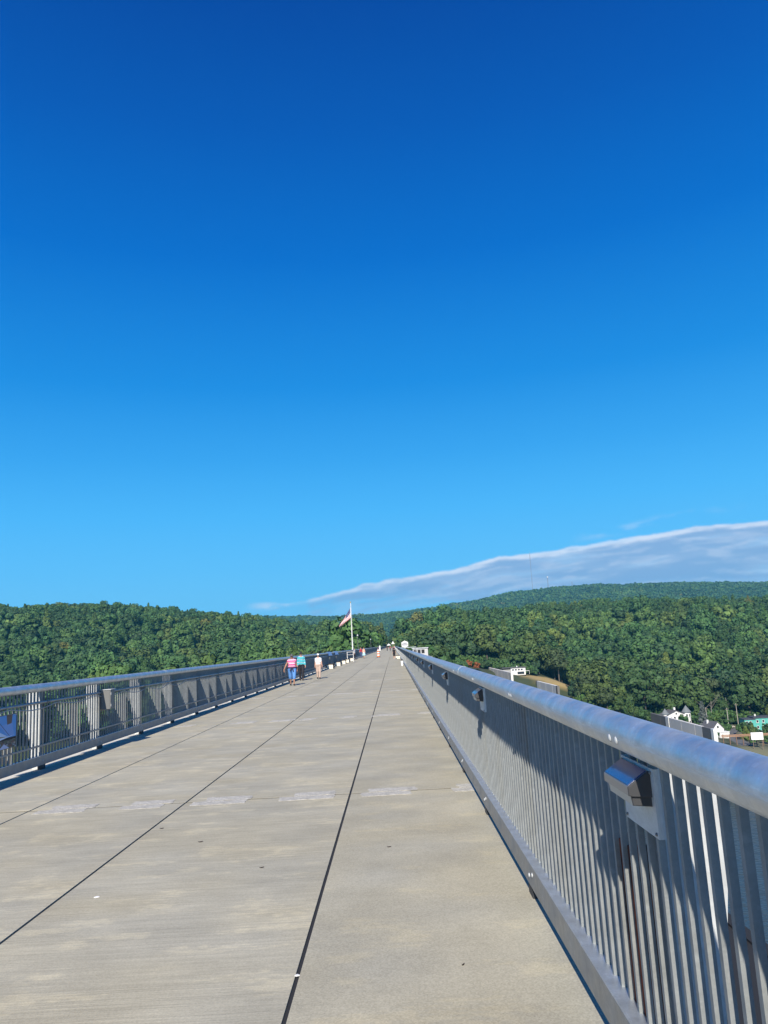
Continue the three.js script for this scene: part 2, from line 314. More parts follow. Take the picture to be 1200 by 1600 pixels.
{ // bushes along the wood's edge
  const R = rng(123), L = [];
  for (let i = 0; i < 900; i++) { const x = 24 + R() * 230, z = x > 124 ? -447 - R() * 12 : x > 104 ? -445 - R() * 50 : -526 - R() * 14; if (field(x, z) > .3 || dirt(x, z) > .3 || (x > 62 && x < 95 && z > -530) || (x > 95 && x < 124 && x / -z < .228)) continue; L.push([x, z, .28 + R() * .3, R() * 6, R() * .8, R()]); }
  const keep = [[149.5, -432, 10], [151, -384, 8], [191, -424, 13], [152.8, -341, 6], [160.5, -418, 4], [163, -371, 6], [150, -346, 5], [160, -385, 6], [172, -412, 6], [166, -398, 6], [184, -425, 6], [155, -365, 6], [166, -430, 5], [158, -437, 5]];
  for (let i = 0; i < 95; i++) { const x = 139 + R() * 90, z = -338 - R() * 106, sc = .2 + R() * R() * .5, a = R() * 6, v = R(), c = R(); if (keep.some(([kx, kz, kr]) => Math.hypot(x - kx, z - kz) < kr)) continue; L.push([x, z, sc, a, v, c]); }
  forest('undergrowth', 'green undergrowth along the edge of the woods below the right railing', L, [FAR[0], FAR[2]], instMat, 1);
}
{ // a few trees of their own colour
  const odd = (label, x, z, sc, mat, geo, cat = 'tree', name = 'broadleaf_tree', trunk = true) => { const t = thing(name, label, cat, [x, height(x, z) - .2, z], x); t.scale.setScalar(sc); if (trunk) part('trunk', TRUNK[0], M.bark, t); part('crown', geo, mat, t); return t; };
  odd('small orange-red autumn tree behind the right handrail', 47.5, -500, .42, leafOrange, NEAR[0]);
  odd('low rust-orange bush beside the orange-red autumn tree', 52.5, -497, .34, leafOrange, NEAR[2]);
  odd('yellow tree standing at the edge of the dry field', 112, -486, .62, leafYellow, NEAR[1]);
  odd('yellow-orange tree in the woods above the dirt bank', 139, -496, .66, leafYellow, NEAR[3]);
  odd('rust-orange treetop low on the hillside beyond the left railing', -236, -585, .85, leafOrange, NEAR[2]);
  odd('pale yellow-green tree low on the hillside beyond the left railing', -170, -560, 1.0, leafPale, NEAR[4]);
  odd('large pale yellow-green tree above the flat-roofed white house', 76, -552, 1.35, leafPale, NEAR[3]);
  const spr = crownGeo(301, { cone: true, R: 3.1, H: 14, y0: .8, clumps: 46, leaves: 46, size: .42 });
  odd('tall grey-blue spruce between the turreted house and the gabled cottage', 160.5, -418, 1, leafSpruce, spr, 'tree', 'spruce_tree', false).children[0].userData.label = 'grey-blue needles';
  const arb = crownGeo(302, { cone: true, R: 2.7, H: 6.4, y0: .3, clumps: 30, leaves: 40, size: .4 });
  odd('rounded green conifer in front of the teal building, left one', 161.3, -371, .98, leafPale, arb, 'shrub', 'conifer_shrub', false);
  odd('rounded green conifer in front of the teal building, right one', 165.3, -373, 1.05, leafMats[3], arb, 'shrub', 'conifer_shrub', false);
  const dead = (label, x, z, h, lean) => { const t = thing('bare_tree', label, 'tree', [x, height(x, z) - .2, z], x); const g = trunkGeo(x | 0, h, .24); g.rotateZ(lean); part('trunk', g, std([.32, .30, .27]), t); };
  dead('thin pale bare trunk left of the teal building', 178, -452, 13, .1); dead('tall pale bare trunk behind the teal building', 189, -452, 15, .14); dead('short bare trunk beside the utility pole', 171.5, -446, 11, .1);
}
// ------------------------------------------------------------------ bridge deck
const DECK_X = [-6.80, -4.755, -2.752, -0.652, 1.40], ROW = 11, Z0 = 0.75, END = -880;
{
  const deck = thing('bridge_deck', 'pale concrete walkway of long jointed slabs running to the far hill', 'walkway'); deck.userData.kind = 'structure';
  const panelGeo = (w, len, x0, z0, seed, nx, nz) => {
    const g = new THREE.BoxGeometry(w, .22, len, nx, 1, nz), p = g.attributes.position, col = new Float32Array(p.count * 3), Rn = rng(seed), ou = Rn() * 4, ov = Rn() * 4, fl = Rn() < .5 ? -1 : 1;
    uvWorld(g, (x, y, z) => [(x * fl) / 4 + ou, (z + y) / 4 + ov]);
    for (let i = 0; i < p.count; i++) {
      const X = p.getX(i) + x0, Z = p.getZ(i) + z0;
      const a = fbm(X * .9, Z * .7, 600, 4), b = fbm(X * 1.7, Z * 2.6, 610, 4), cns = sstep(.60, .76, b);
      let k = 1 + (a - .5) * .19 + cns * .075 + (hash2(seed, 3, 4) - .5) * .07;
      const w2 = (fbm(X * .6 + 5, Z * .5, 620, 3) - .5) * .05;
      col.set([k * (1 + w2 * .5), k, k * (1 - w2)], i * 3);
    }
    g.setAttribute('color', new THREE.BufferAttribute(col, 3)); return g;
  };
  for (let r = -1; r < 11; r++) for (let c = 0; c < 4; c++) {
    const x0 = DECK_X[c] + .0125, x1 = DECK_X[c + 1] - .0125, z1 = Z0 - r * ROW - .02, z0 = z1 - ROW + .04, cx = (x0 + x1) / 2, cz = (z0 + z1) / 2, fine = r < 4;
    part('deck_slab', panelGeo(x1 - x0, ROW - .04, cx, cz, r * 7 + c + 40, fine ? 18 : 6, fine ? 100 : 20), c === 3 ? M.sanded : M.broom, deck, [cx, -.11, cz]);
  }
  const farG = []; for (let r = 11; r < 80; r++) for (let c = 0; c < 4; c++) { const x0 = DECK_X[c] + .0125, x1 = DECK_X[c + 1] - .0125, z1 = Z0 - r * ROW - .02, z0 = z1 - ROW + .04, cx = (x0 + x1) / 2, cz = (z0 + z1) / 2; const g = panelGeo(x1 - x0, ROW - .04, cx, cz, r * 7 + c + 40, 1, 2); g.translate(cx, -.11, cz); farG.push(g); }
  part('deck_slab', mergeGeometries(farG), M.broom, deck).userData.kind = 'stuff';
  for (let c = 1; c < 4; c++) part('joint_sealant', box(.026, .1, 890, 0, -.055, 0), M.rubber, deck, [DECK_X[c], -.005, END + 445 + 10]);
  for (let r = 0; r < 12; r++) part('joint_sealant', box(8.18, .1, .0395, 0, -.053, 0), M.rubber, deck, [-2.7, 0, Z0 - r * ROW]);
  part('deck_girder', merged(box(7.6, .25, 890), box(.5, 2.2, 890, -3.2, -1.2, 0), box(.5, 2.2, 890, 3.2, -1.2, 0)), M.beam, deck, [-2.7, -.36, END + 445 + 10]);
  for (const e of [-1, 1]) part('maintenance_ledge', merged(box(1.3, .06, 890, 0, 0, 0), box(.1, .5, 890, .6 * e, -.2, 0)), M.ledge, deck, [-2.7 + e * 4.78, -.62, END + 445 + 10]);
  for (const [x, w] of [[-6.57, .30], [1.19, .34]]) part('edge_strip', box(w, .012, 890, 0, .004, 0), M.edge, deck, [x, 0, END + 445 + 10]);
  // pale grout patches on both sides of the cross joints
  const R = rng(55);
  const patch = (x, z, w, d, skew) => {
    const s = new THREE.Shape(), n = 9, pts = [];
    const J = (a) => (R() - .5) * a;
    for (let i = 0; i <= n; i++) pts.push([-w / 2 + w * i / n + J(.02), -d / 2 + J(.028)]);
    for (let i = 1; i < 4; i++) pts.push([w / 2 + J(.035), -d / 2 + d * i / 4]);
    for (let i = n; i >= 0; i--) pts.push([-w / 2 + w * i / n + J(.02), d / 2 + J(.028)]);
    for (let i = 3; i > 0; i--) pts.push([-w / 2 + J(.035), -d / 2 + d * i / 4]);
    pts.forEach(([a, b], i) => i ? s.lineTo(a + b * skew, b) : s.moveTo(a + b * skew, b));
    const g = new THREE.ExtrudeGeometry(s, { depth: .004, bevelEnabled: false }); g.rotateX(-Math.PI / 2); uvWorld(g, (X, Y, Z) => [X * 1.6 + x, Z * 1.6 + z]);
    part('grout_patch', g, M.grout, deck, [x, .0005, z]);
  };
  const first = [[-5.55, .6], [-4.27, .62], [-3.25, .62], [-2.27, .72], [-1.16, .68], [-.16, .68], [.83, .34]];
  for (let r = 1; r < 5; r++) for (const [x, w] of first) {
    const zj = Z0 - r * ROW, ww = r === 1 ? w : w * (.6 + R() * .6), dx = r === 1 ? 0 : J2(R);
    patch(x + dx - .03, zj + .13, ww * (.85 + R() * .2), .235, -.12 + R() * .1); patch(x + dx + .05, zj - .13, ww * (.75 + R() * .2), .235, -.12);
  }
  function J2(R) { return (R() - .5) * .35; }
}
{ // fallen leaves and litter on the slabs
  const R = rng(91);
  const leaf = (x, z, label, mat, s, turn) => { const sh = new THREE.Shape(); sh.moveTo(-s, 0); sh.quadraticCurveTo(-s * .3, s * .55, s, 0); sh.quadraticCurveTo(-s * .2, -s * .6, -s, 0); const g = new THREE.ExtrudeGeometry(sh, { depth: .003, bevelEnabled: false, curveSegments: 6 }); g.rotateX(-Math.PI / 2); const p = g.attributes.position; for (let i = 0; i < p.count; i++) p.setY(i, p.getY(i) + Math.abs(p.getX(i)) * .25); g.rotateY(turn); g.computeVertexNormals(); single('fallen_leaf', g, mat, label, 'leaf', [x, .001, z], 'leaves and litter on the slabs'); };
  const brown = std([.03, .02, .015]);
  leaf(-1.24, -7.05, 'small dark dead leaf lying in the middle of the broomed slab', brown, .021, .3);
  leaf(-.14, -7.51, 'dark dead leaf on the smooth slab by the right railing', brown, .02, .1);
  leaf(-2.63, -8.81, 'dark leaf just right of the long middle joint, below a pale patch', brown, .024, .05);
  leaf(-2.03, -8.1, 'narrow dark leaf beyond the long middle joint, nearer than the other', brown, .026, .2);
  leaf(.3, -4.8, 'tiny dark leaf near the bottom of the smooth slab', brown, .016, 1);
  const blob = (x, z, label, s, cat) => { const g = new THREE.IcosahedronGeometry(s, 2), p = g.attributes.position; for (let i = 0; i < p.count; i++) { const k = 1 + (vnoise(p.getX(i) * 90 + 5, p.getZ(i) * 90, 4) - .5) * .5; p.setXYZ(i, p.getX(i) * k * 1.3, Math.max(p.getY(i) * .35 * k, -.001), p.getZ(i) * k); } g.computeVertexNormals(); single(cat === 'gum' ? 'chewing_gum' : 'pebble', g, M.white, label, cat, [x, .001, z]); };
  blob(-2.45, -6.47, 'flat white gum spot on the slab left of centre', .018, 'gum'); blob(-.655, -4.78, 'white pebble caught in the dark joint nearest the camera', .014, 'pebble');
}

// ------------------------------------------------------------------ railings
const RH = 1.425, RR = .073, XR = .93, XL = -6.385, POST = 2.75, P0 = -3.2, SP = .127, BAR = .0254, NEAR_BEGIN = { 1: -1.3, [-1]: -11.2 };
function pipe(r, len, n = 28) { const g = new THREE.CylinderGeometry(r, r, len, n, 1, false); g.rotateX(Math.PI / 2); return uvWorld(g, (x, y, z) => [Math.atan2(y, x) * r / .8, z / .8]); }
const barGeo = []; for (let k = 0; k < 4; k++) { const g = new THREE.BoxGeometry(.0265, RH - .05 - .239, BAR); uvWorld(g, (x, y, z) => [(x + z) / .5 + k * .31, y / .5 + k * .17]); barGeo.push(g); }
function railing(X, s) {   // s = +1: outboard is +x
  const right = s > 0, off = right ? .037 : 0;
  const rl = thing('railing', right ? 'galvanised steel railing with thick round handrail and lamps, on the right of the walkway' : 'galvanised steel railing with conduit and junction box, on the left of the walkway', 'railing', [X, 0, 0]);
  // handrail lengths and sleeves
  let z1 = 9; const cuts = []; for (let z = -10.66; z > -165; z -= 11) { cuts.push(z); } cuts.unshift(.34);
  for (const c of cuts) { const L = z1 - c - .006; part('handrail', pipe(RR, L), M.galv, rl, [0, RH, (z1 + c) / 2]); z1 = c; const ring = new THREE.CylinderGeometry(RR + .0025, RR + .0025, .03, 28, 1, false); ring.rotateX(Math.PI / 2); part('splice_ring', ring, M.galvPlate, rl, [0, RH, c]); }
  part('handrail', pipe(RR, z1 - END, 16), M.galv, rl, [0, RH, (z1 + END) / 2]);
  // toe channel
  const chan = (L) => uvWorld(merged(box(.008, .156, L, -.036 * s, .157, 0), box(.064, .008, L, 0, .083, 0)), (x, y, z) => [(x + y) / .8, z / .8]);
  const flange = (L) => uvWorld(box(.078, .008, L, .001 * s, .2392, 0), (x, y, z) => [(x + y) / .8, z / .8]);
  z1 = 9; for (const c of cuts) { const ch = part('toe_channel', chan(z1 - c - .008), M.channel, rl, [0, 0, (z1 + c) / 2]); part('flange', flange(z1 - c - .008), M.galv, ch); z1 = c; }
  part('flange', flange(z1 - END), M.galv, part('toe_channel', chan(z1 - END), M.channel, rl, [0, 0, (z1 + END) / 2]));
  // pickets: the 300 that show largest one by one, the others joined
  const y = .239 + (RH - .05 - .239) / 2, z0 = NEAR_BEGIN[s]; let k = 0, z = z0;
  for (; k < 300; k++, z -= SP) part('picket', barGeo[k % 4], M.picket, rl, [off, y, z]);
  const rest = []; for (let q = z0 + SP; q < 8; q += SP) { const g = barGeo[0].clone(); g.translate(off, y, q); rest.push(g); }
  for (; z > -420; z -= SP) { const g = barGeo[k++ % 4].clone(); g.translate(off, y, z); rest.push(g); }
  for (; z > END; z -= SP * 2) { const g = box(BAR * 1.6, RH - .29, BAR * 1.6, off, y, z); rest.push(g); }
  part('picket', mergeGeometries(rest), M.picket, rl).userData.kind = 'stuff';
  // posts: twin tapered plates outboard, foot blocks, bolts; an added plate before each, to cast triangular shade on the pickets
  const sh = new THREE.Shape(); sh.moveTo(.016, -.05); sh.lineTo(.13, -.05); sh.lineTo(.27, RH - .45); sh.lineTo(.27, RH - .1); sh.lineTo(.016, RH - .02); sh.closePath();
  const plate = new THREE.ExtrudeGeometry(sh, { depth: .012, bevelEnabled: false }); plate.translate(0, 0, -.006); if (s < 0) { plate.scale(-1, 1, 1); const ix = plate.attributes.position; for (let i = 0; i < ix.count; i += 3) for (const at of ['position', 'normal', 'uv']) { const A = plate.attributes[at], n = A.itemSize; for (let c = 0; c < n; c++) { const t = A.array[(i + 1) * n + c]; A.array[(i + 1) * n + c] = A.array[(i + 2) * n + c]; A.array[(i + 2) * n + c] = t; } } }
  const shadePlate = box(.15, .76, .012, s * .092, .63, 0), foot = box(.07, .079, .16, 0, .0395, 0);
  const bolt = new THREE.SphereGeometry(.016, 12, 8); bolt.scale(.55, 1, 1);
  const farPost = [];
  for (let i = -4, zp; (zp = P0 - i * POST) > END; i++) {
    if (i > 0 && zp < -62) { if (zp > -420) farPost.push(box(.2, RH, .1, s * .13, RH / 2 - .03, zp), box(.15, .76, .012, s * .092, .63, zp + 1.1), box(.07, .079, .16, 0, .0395, zp)); continue; }  // far posts and feet, joined with the added shade-casting plates
    part('post_plate', plate, M.galvPlate, rl, [off, 0, zp + .055]); part('post_plate', plate, M.galvPlate, rl, [off, 0, zp - .055]);
    part('added_shade_plate', shadePlate, M.darkSteel, rl, [off, 0, zp + 1.1]); part('foot', foot, M.darkSteel, rl, [0, 0, zp]);
    if (zp < -1 && zp > -36) for (const e of [-.045, .045]) { part('bolt', bolt, M.galvPlate, rl, [-s * RR * .96, RH - .012, zp + e]); part('bolt', bolt, M.galvPlate, rl, [-s * .041, .165 + e * .4, zp + e * 1.5 + .1]); }
  }
  part('post_plate', mergeGeometries(farPost), M.galvPlate, rl).userData.kind = 'stuff';
  if (!right) {
    const bar = box(.03, .03, 420, .03, .415, -205); part('lower_bar', bar, M.channel, rl);
    const cd = pipe(.024, 420, 12); part('conduit', cd, M.channel, rl, [.062, 1.17, -205]);
    for (let i = 0; i < 22; i++) part('conduit_coupling', pipe(.032, .09, 12), M.boxGrey, rl, [.062, 1.17, -10.6 - i * POST * 1.0 - .9]);
    const pts = []; for (let zz = -9; zz > -75; zz -= .15) { const ph = ((zz + 200) % 1.8) / 1.8; pts.push(new THREE.Vector3(.085, 1.135 - .10 * Math.sin(Math.PI * ph) * (.6 + .6 * hash2(Math.floor((zz + 200) / 1.8), 2, 3)), zz)); }
    part('cable', new THREE.TubeGeometry(new THREE.CatmullRomCurve3(pts), 700, .009, 5), M.cable, rl);
  }
  return rl;
}
railing(XR, 1); railing(XL, -1);

{ // lamps on the inner side of the right railing, one every second post
  const prof = new THREE.Shape([[0, .098], [.014, .102], [.092, .05], [.092, .022], [.08, .018], [0, .012]].map(p => new THREE.Vector2(...p)));
  const ext = (sh, d) => { const g = new THREE.ExtrudeGeometry(sh, { depth: d, bevelEnabled: true, bevelSize: .003, bevelThickness: .003, bevelSegments: 1 }); g.translate(0, 0, -d / 2); g.scale(-1, 1, 1); const P = g.attributes.position; for (let i = 0; i < P.count; i += 3) for (const at of ['position', 'normal', 'uv']) { const A = g.attributes[at], n = A.itemSize; for (let c = 0; c < n; c++) { const t = A.array[(i + 1) * n + c]; A.array[(i + 1) * n + c] = A.array[(i + 2) * n + c]; A.array[(i + 2) * n + c] = t; } } return g; };
  const body = ext(prof, .325), cap = ext(prof, .006);
  const lensP = new THREE.Shape([[.0, .012], [.08, .018], [.075, -.016], [.0, -.024]].map(p => new THREE.Vector2(...p)));
  const lens = ext(lensP, .30), lensCap = ext(lensP, .008);
  const panel = box(.088, .004, .315, 0, 0, 0); panel.rotateZ(Math.atan2(.052, .078)); panel.translate(-.0545, .0805, 0);
  const plate = merged(box(.006, .25, .40, 0, -.01, 0), box(.03, .25, .004, .018, -.01, .198), box(.03, .25, .004, .018, -.01, -.198));
  const proto = new THREE.Group();
  part('mount_plate', plate, M.galvPlate, proto, [-.004, 0, 0]); const bd = part('lamp_body', body, M.fixture, proto); part('solar_panel', panel, M.solar, bd); part('end_cap', cap, M.capGrey, bd, [0, 0, .167]); part('end_cap', cap, M.capGrey, bd, [0, 0, -.167]);
  part('lens', lens, M.lens, proto); part('lens_end', lensCap, M.capGrey, proto, [0, 0, .154]);
  const screw = new THREE.SphereGeometry(.007, 8, 6); for (const [yy, zz] of [[.1, .18], [.1, -.18], [-.12, .18], [-.12, -.18]]) part('screw', screw, M.boxGrey, proto, [-.008, yy, zz]);
  const which = ['nearest of the row', 'second nearest of the row', 'third of the row', 'fourth of the row', 'fifth of the row', 'sixth of the row', 'seventh of the row', 'eighth of the row', 'ninth of the row'];
  for (let i = -1; i < 9; i++) {
    const l = i < 0 ? proto : proto.clone(); l.name = numbered('railing_lamp'); scene.add(l); l.position.set(XR + .018, 1.205, P0 - .01 - Math.max(i, 0) * POST * 2);
    if (i < 0) { l.position.z = P0 - .05 + POST * 2; tag(l, 'wedge-shaped railing lamp on the right railing, behind the viewpoint', 'lamp', 'railing lamps'); continue; }
    tag(l, `wedge-shaped solar lamp with square plate hung inside the right railing, ${which[i]}`, 'lamp', 'railing lamps');
  }
}
{ // grey junction box and picture banner on the left railing
  const b = thing('junction_box', 'grey metal junction box strapped to the left railing conduit', 'box', [XL + .03, 0, -16.95]);
  const shell = box(.20, .40, .27, .135, 1.02, 0); part('housing', shell, M.boxGrey, b); part('lid', box(.012, .37, .25, .242, 1.02, 0), M.boxGrey, b); part('hood', box(.24, .012, .30, .14, 1.227, 0), M.galvPlate, b); part('backplate', box(.012, .44, .46, .026, 1.0, -.06), M.boxGrey, b);
  for (const yy of [.9, 1.14]) part('hinge', cyl(.008, .008, .05, 8, .25, yy, .115), M.galvPlate, b);
  const tail = new THREE.TubeGeometry(new THREE.CatmullRomCurve3([[.12, .82, -.05], [.12, .72, -.02], [.1, .66, -.14], [.06, .7, -.24], [.05, .78, -.2]].map(p => new THREE.Vector3(...p))), 20, .008, 5); part('cable', tail, M.cable, b);
  const tex = canvasTex(512, 384, (c, w, h) => {
    c.fillStyle = '#5e9ad8'; c.fillRect(0, 0, w, h * .68); const g = [[0, '#b6cdec', [[0, 40], [150, 20], [190, 230], [0, 270]]], [1, '#8fb4e2', [[190, 30], [330, 20], [330, 120], [250, 220], [210, 230]]], [2, '#c9d8f0', [[230, 110], [420, 250], [250, 262], [190, 210]]], [3, '#7ca2da', [[330, 110], [470, 90], [490, 250], [420, 250]]], [4, '#8a8872', [[0, 230], [150, 205], [420, 250], [0, 275]]], [5, '#d4e2f6', [[0, 262], [420, 250], [500, 240], [300, 285], [0, 300]]], [6, '#6d5a50', [[400, 0], [470, 0], [460, 100], [410, 110]]]];
    for (const [, f, p] of g) { c.fillStyle = f; c.beginPath(); p.forEach(([x, y], i) => i ? c.lineTo(x, y) : c.moveTo(x, y)); c.fill(); }
    c.strokeStyle = '#3a4a68'; c.lineWidth = 5; c.beginPath(); c.moveTo(300, 40); c.lineTo(440, 245); c.stroke();
    c.fillStyle = '#5d5f5a'; c.fillRect(0, 290, w, 94); const R = rng(5); for (let i = 0; i < 220; i++) { c.fillStyle = ['#4d5a45', '#7b7468', '#9a8f86', '#3f4147', '#8d96a8', '#6a4a46'][R() * 6 | 0]; c.fillRect(R() * w, 288 + R() * 90, 8 + R() * 30, 6 + R() * 20); }
    c.fillStyle = '#b9bfdc'; c.beginPath(); c.moveTo(380, 330); c.lineTo(440, 384); c.lineTo(320, 384); c.fill();
  });
  const bn = thing('picture_banner', 'blue picture banner tied inside the left railing at the picture edge', 'banner', [XL + .05, .79, -12.35]);
  const print = new THREE.PlaneGeometry(1.5, .52); print.rotateY(Math.PI / 2); part('backing', box(.008, .54, 1.52, 0, 0, 0), M.boxGrey, bn); part('print', print, new THREE.MeshStandardMaterial({ map: tex, roughness: .6 }), bn, [.007, 0, 0]);
  for (const [yy, zz] of [[.25, .73], [.25, -.73], [-.25, .73], [-.25, -.73]]) part('grommet', cyl(.014, .014, .02, 10).rotateZ(Math.PI / 2), M.galvPlate, bn, [.004, yy, zz]);
}
{ // riveted rusty stub of the old truss outside the right railing
  const t = thing('rusty_bracket', 'rust-brown riveted steel bracket behind the right railing pickets, under the nearest lamp', 'bracket', [XR + .03, 0, -3.66]);
  const rust = new THREE.MeshStandardMaterial({ color: lin(.30, .085, .04), roughness: .95, map: dataTex(128, 128, (u, v) => { const k = .6 + (pn(u, v, 9, 9, 3) - .5) * .7 + (pn(u, v, 40, 40, 4) - .5) * .4; return [k, k * .9, k * .85]; }) });
  part('web', box(.012, .95, .22, .02, .44, 0), rust, t); part('flange', box(.09, .95, .014, .065, .44, .1), rust, t);
  for (let i = 0; i < 8; i++) part('rivet', new THREE.SphereGeometry(.014, 8, 6), rust, t, [.012, .1 + i * .1, -.06]);
}
// ------------------------------------------------------------------ people
function sdfMesh(f, lo, hi, cell) {       // surface nets
  const n = [0, 1, 2].map(i => Math.ceil((hi[i] - lo[i]) / cell) + 1), id = (i, j, k) => (k * n[1] + j) * n[0] + i, F = new Float32Array(n[0] * n[1] * n[2]);
  for (let k = 0; k < n[2]; k++) for (let j = 0; j < n[1]; j++) for (let i = 0; i < n[0]; i++) F[id(i, j, k)] = f(lo[0] + i * cell, lo[1] + j * cell, lo[2] + k * cell);
  const vi = new Int32Array(F.length).fill(-1), pos = [], idx = [];
  for (let k = 0; k < n[2] - 1; k++) for (let j = 0; j < n[1] - 1; j++) for (let i = 0; i < n[0] - 1; i++) {
    let cx = 0, cy = 0, cz = 0, c = 0; const v = [];
    for (let q = 0; q < 8; q++) v.push(F[id(i + (q & 1), j + (q >> 1 & 1), k + (q >> 2))]);
    for (let a = 0; a < 8; a++) for (const b of [1, 2, 4]) if (!(a & b)) { const e = a | b; if ((v[a] < 0) !== (v[e] < 0)) { const t = v[a] / (v[a] - v[e]); cx += (a & 1) + (b === 1 ? t : 0); cy += (a >> 1 & 1) + (b === 2 ? t : 0); cz += (a >> 2) + (b === 4 ? t : 0); c++; } }
    if (c) { vi[id(i, j, k)] = pos.length / 3; pos.push(lo[0] + (i + cx / c) * cell, lo[1] + (j + cy / c) * cell, lo[2] + (k + cz / c) * cell); }
  }
  const quad = (a, b, c, d, fl) => fl ? idx.push(a, c, b, a, d, c) : idx.push(a, b, c, a, c, d);
  for (let k = 1; k < n[2] - 1; k++) for (let j = 1; j < n[1] - 1; j++) for (let i = 1; i < n[0] - 1; i++) {
    const s = F[id(i, j, k)] < 0;
    if (s !== F[id(i + 1, j, k)] < 0) quad(vi[id(i, j - 1, k - 1)], vi[id(i, j, k - 1)], vi[id(i, j, k)], vi[id(i, j - 1, k)], !s);
    if (s !== F[id(i, j + 1, k)] < 0) quad(vi[id(i - 1, j, k - 1)], vi[id(i - 1, j, k)], vi[id(i, j, k)], vi[id(i, j, k - 1)], !s);
    if (s !== F[id(i, j, k + 1)] < 0) quad(vi[id(i - 1, j - 1, k)], vi[id(i, j - 1, k)], vi[id(i, j, k)], vi[id(i - 1, j, k)], !s);
  }
  const g = new THREE.BufferGeometry(); g.setAttribute('position', new THREE.Float32BufferAttribute(pos, 3)); g.setIndex(idx); g.computeVertexNormals();
  return uvWorld(g, (x, y, z) => [Math.atan2(x, z) / 6.2832 + .5, y]);
}
const cap = (x, y, z, [a, b, ra, rb]) => { const bx = b[0] - a[0], by = b[1] - a[1], bz = b[2] - a[2], px = x - a[0], py = y - a[1], pz = z - a[2], t = clamp((px * bx + py * by + pz * bz) / (bx * bx + by * by + bz * bz + 1e-9)); return Math.hypot(px - bx * t, py - by * t, pz - bz * t) - (ra + (rb - ra) * t); };
const smin = (a, b, k) => { const h = clamp(.5 + .5 * (b - a) / k); return mix(b, a, h) - k * h * (1 - h); };
const uni = (L, k) => (x, y, z) => { let d = 9; for (const c of L) { const e = cap(x, y, z, c); d = d > 8 ? e : smin(d, e, k); } return d; };
const skinMats = { light: std([.52, .30, .21], { roughness: .6 }), tan: std([.36, .19, .12], { roughness: .6 }) };
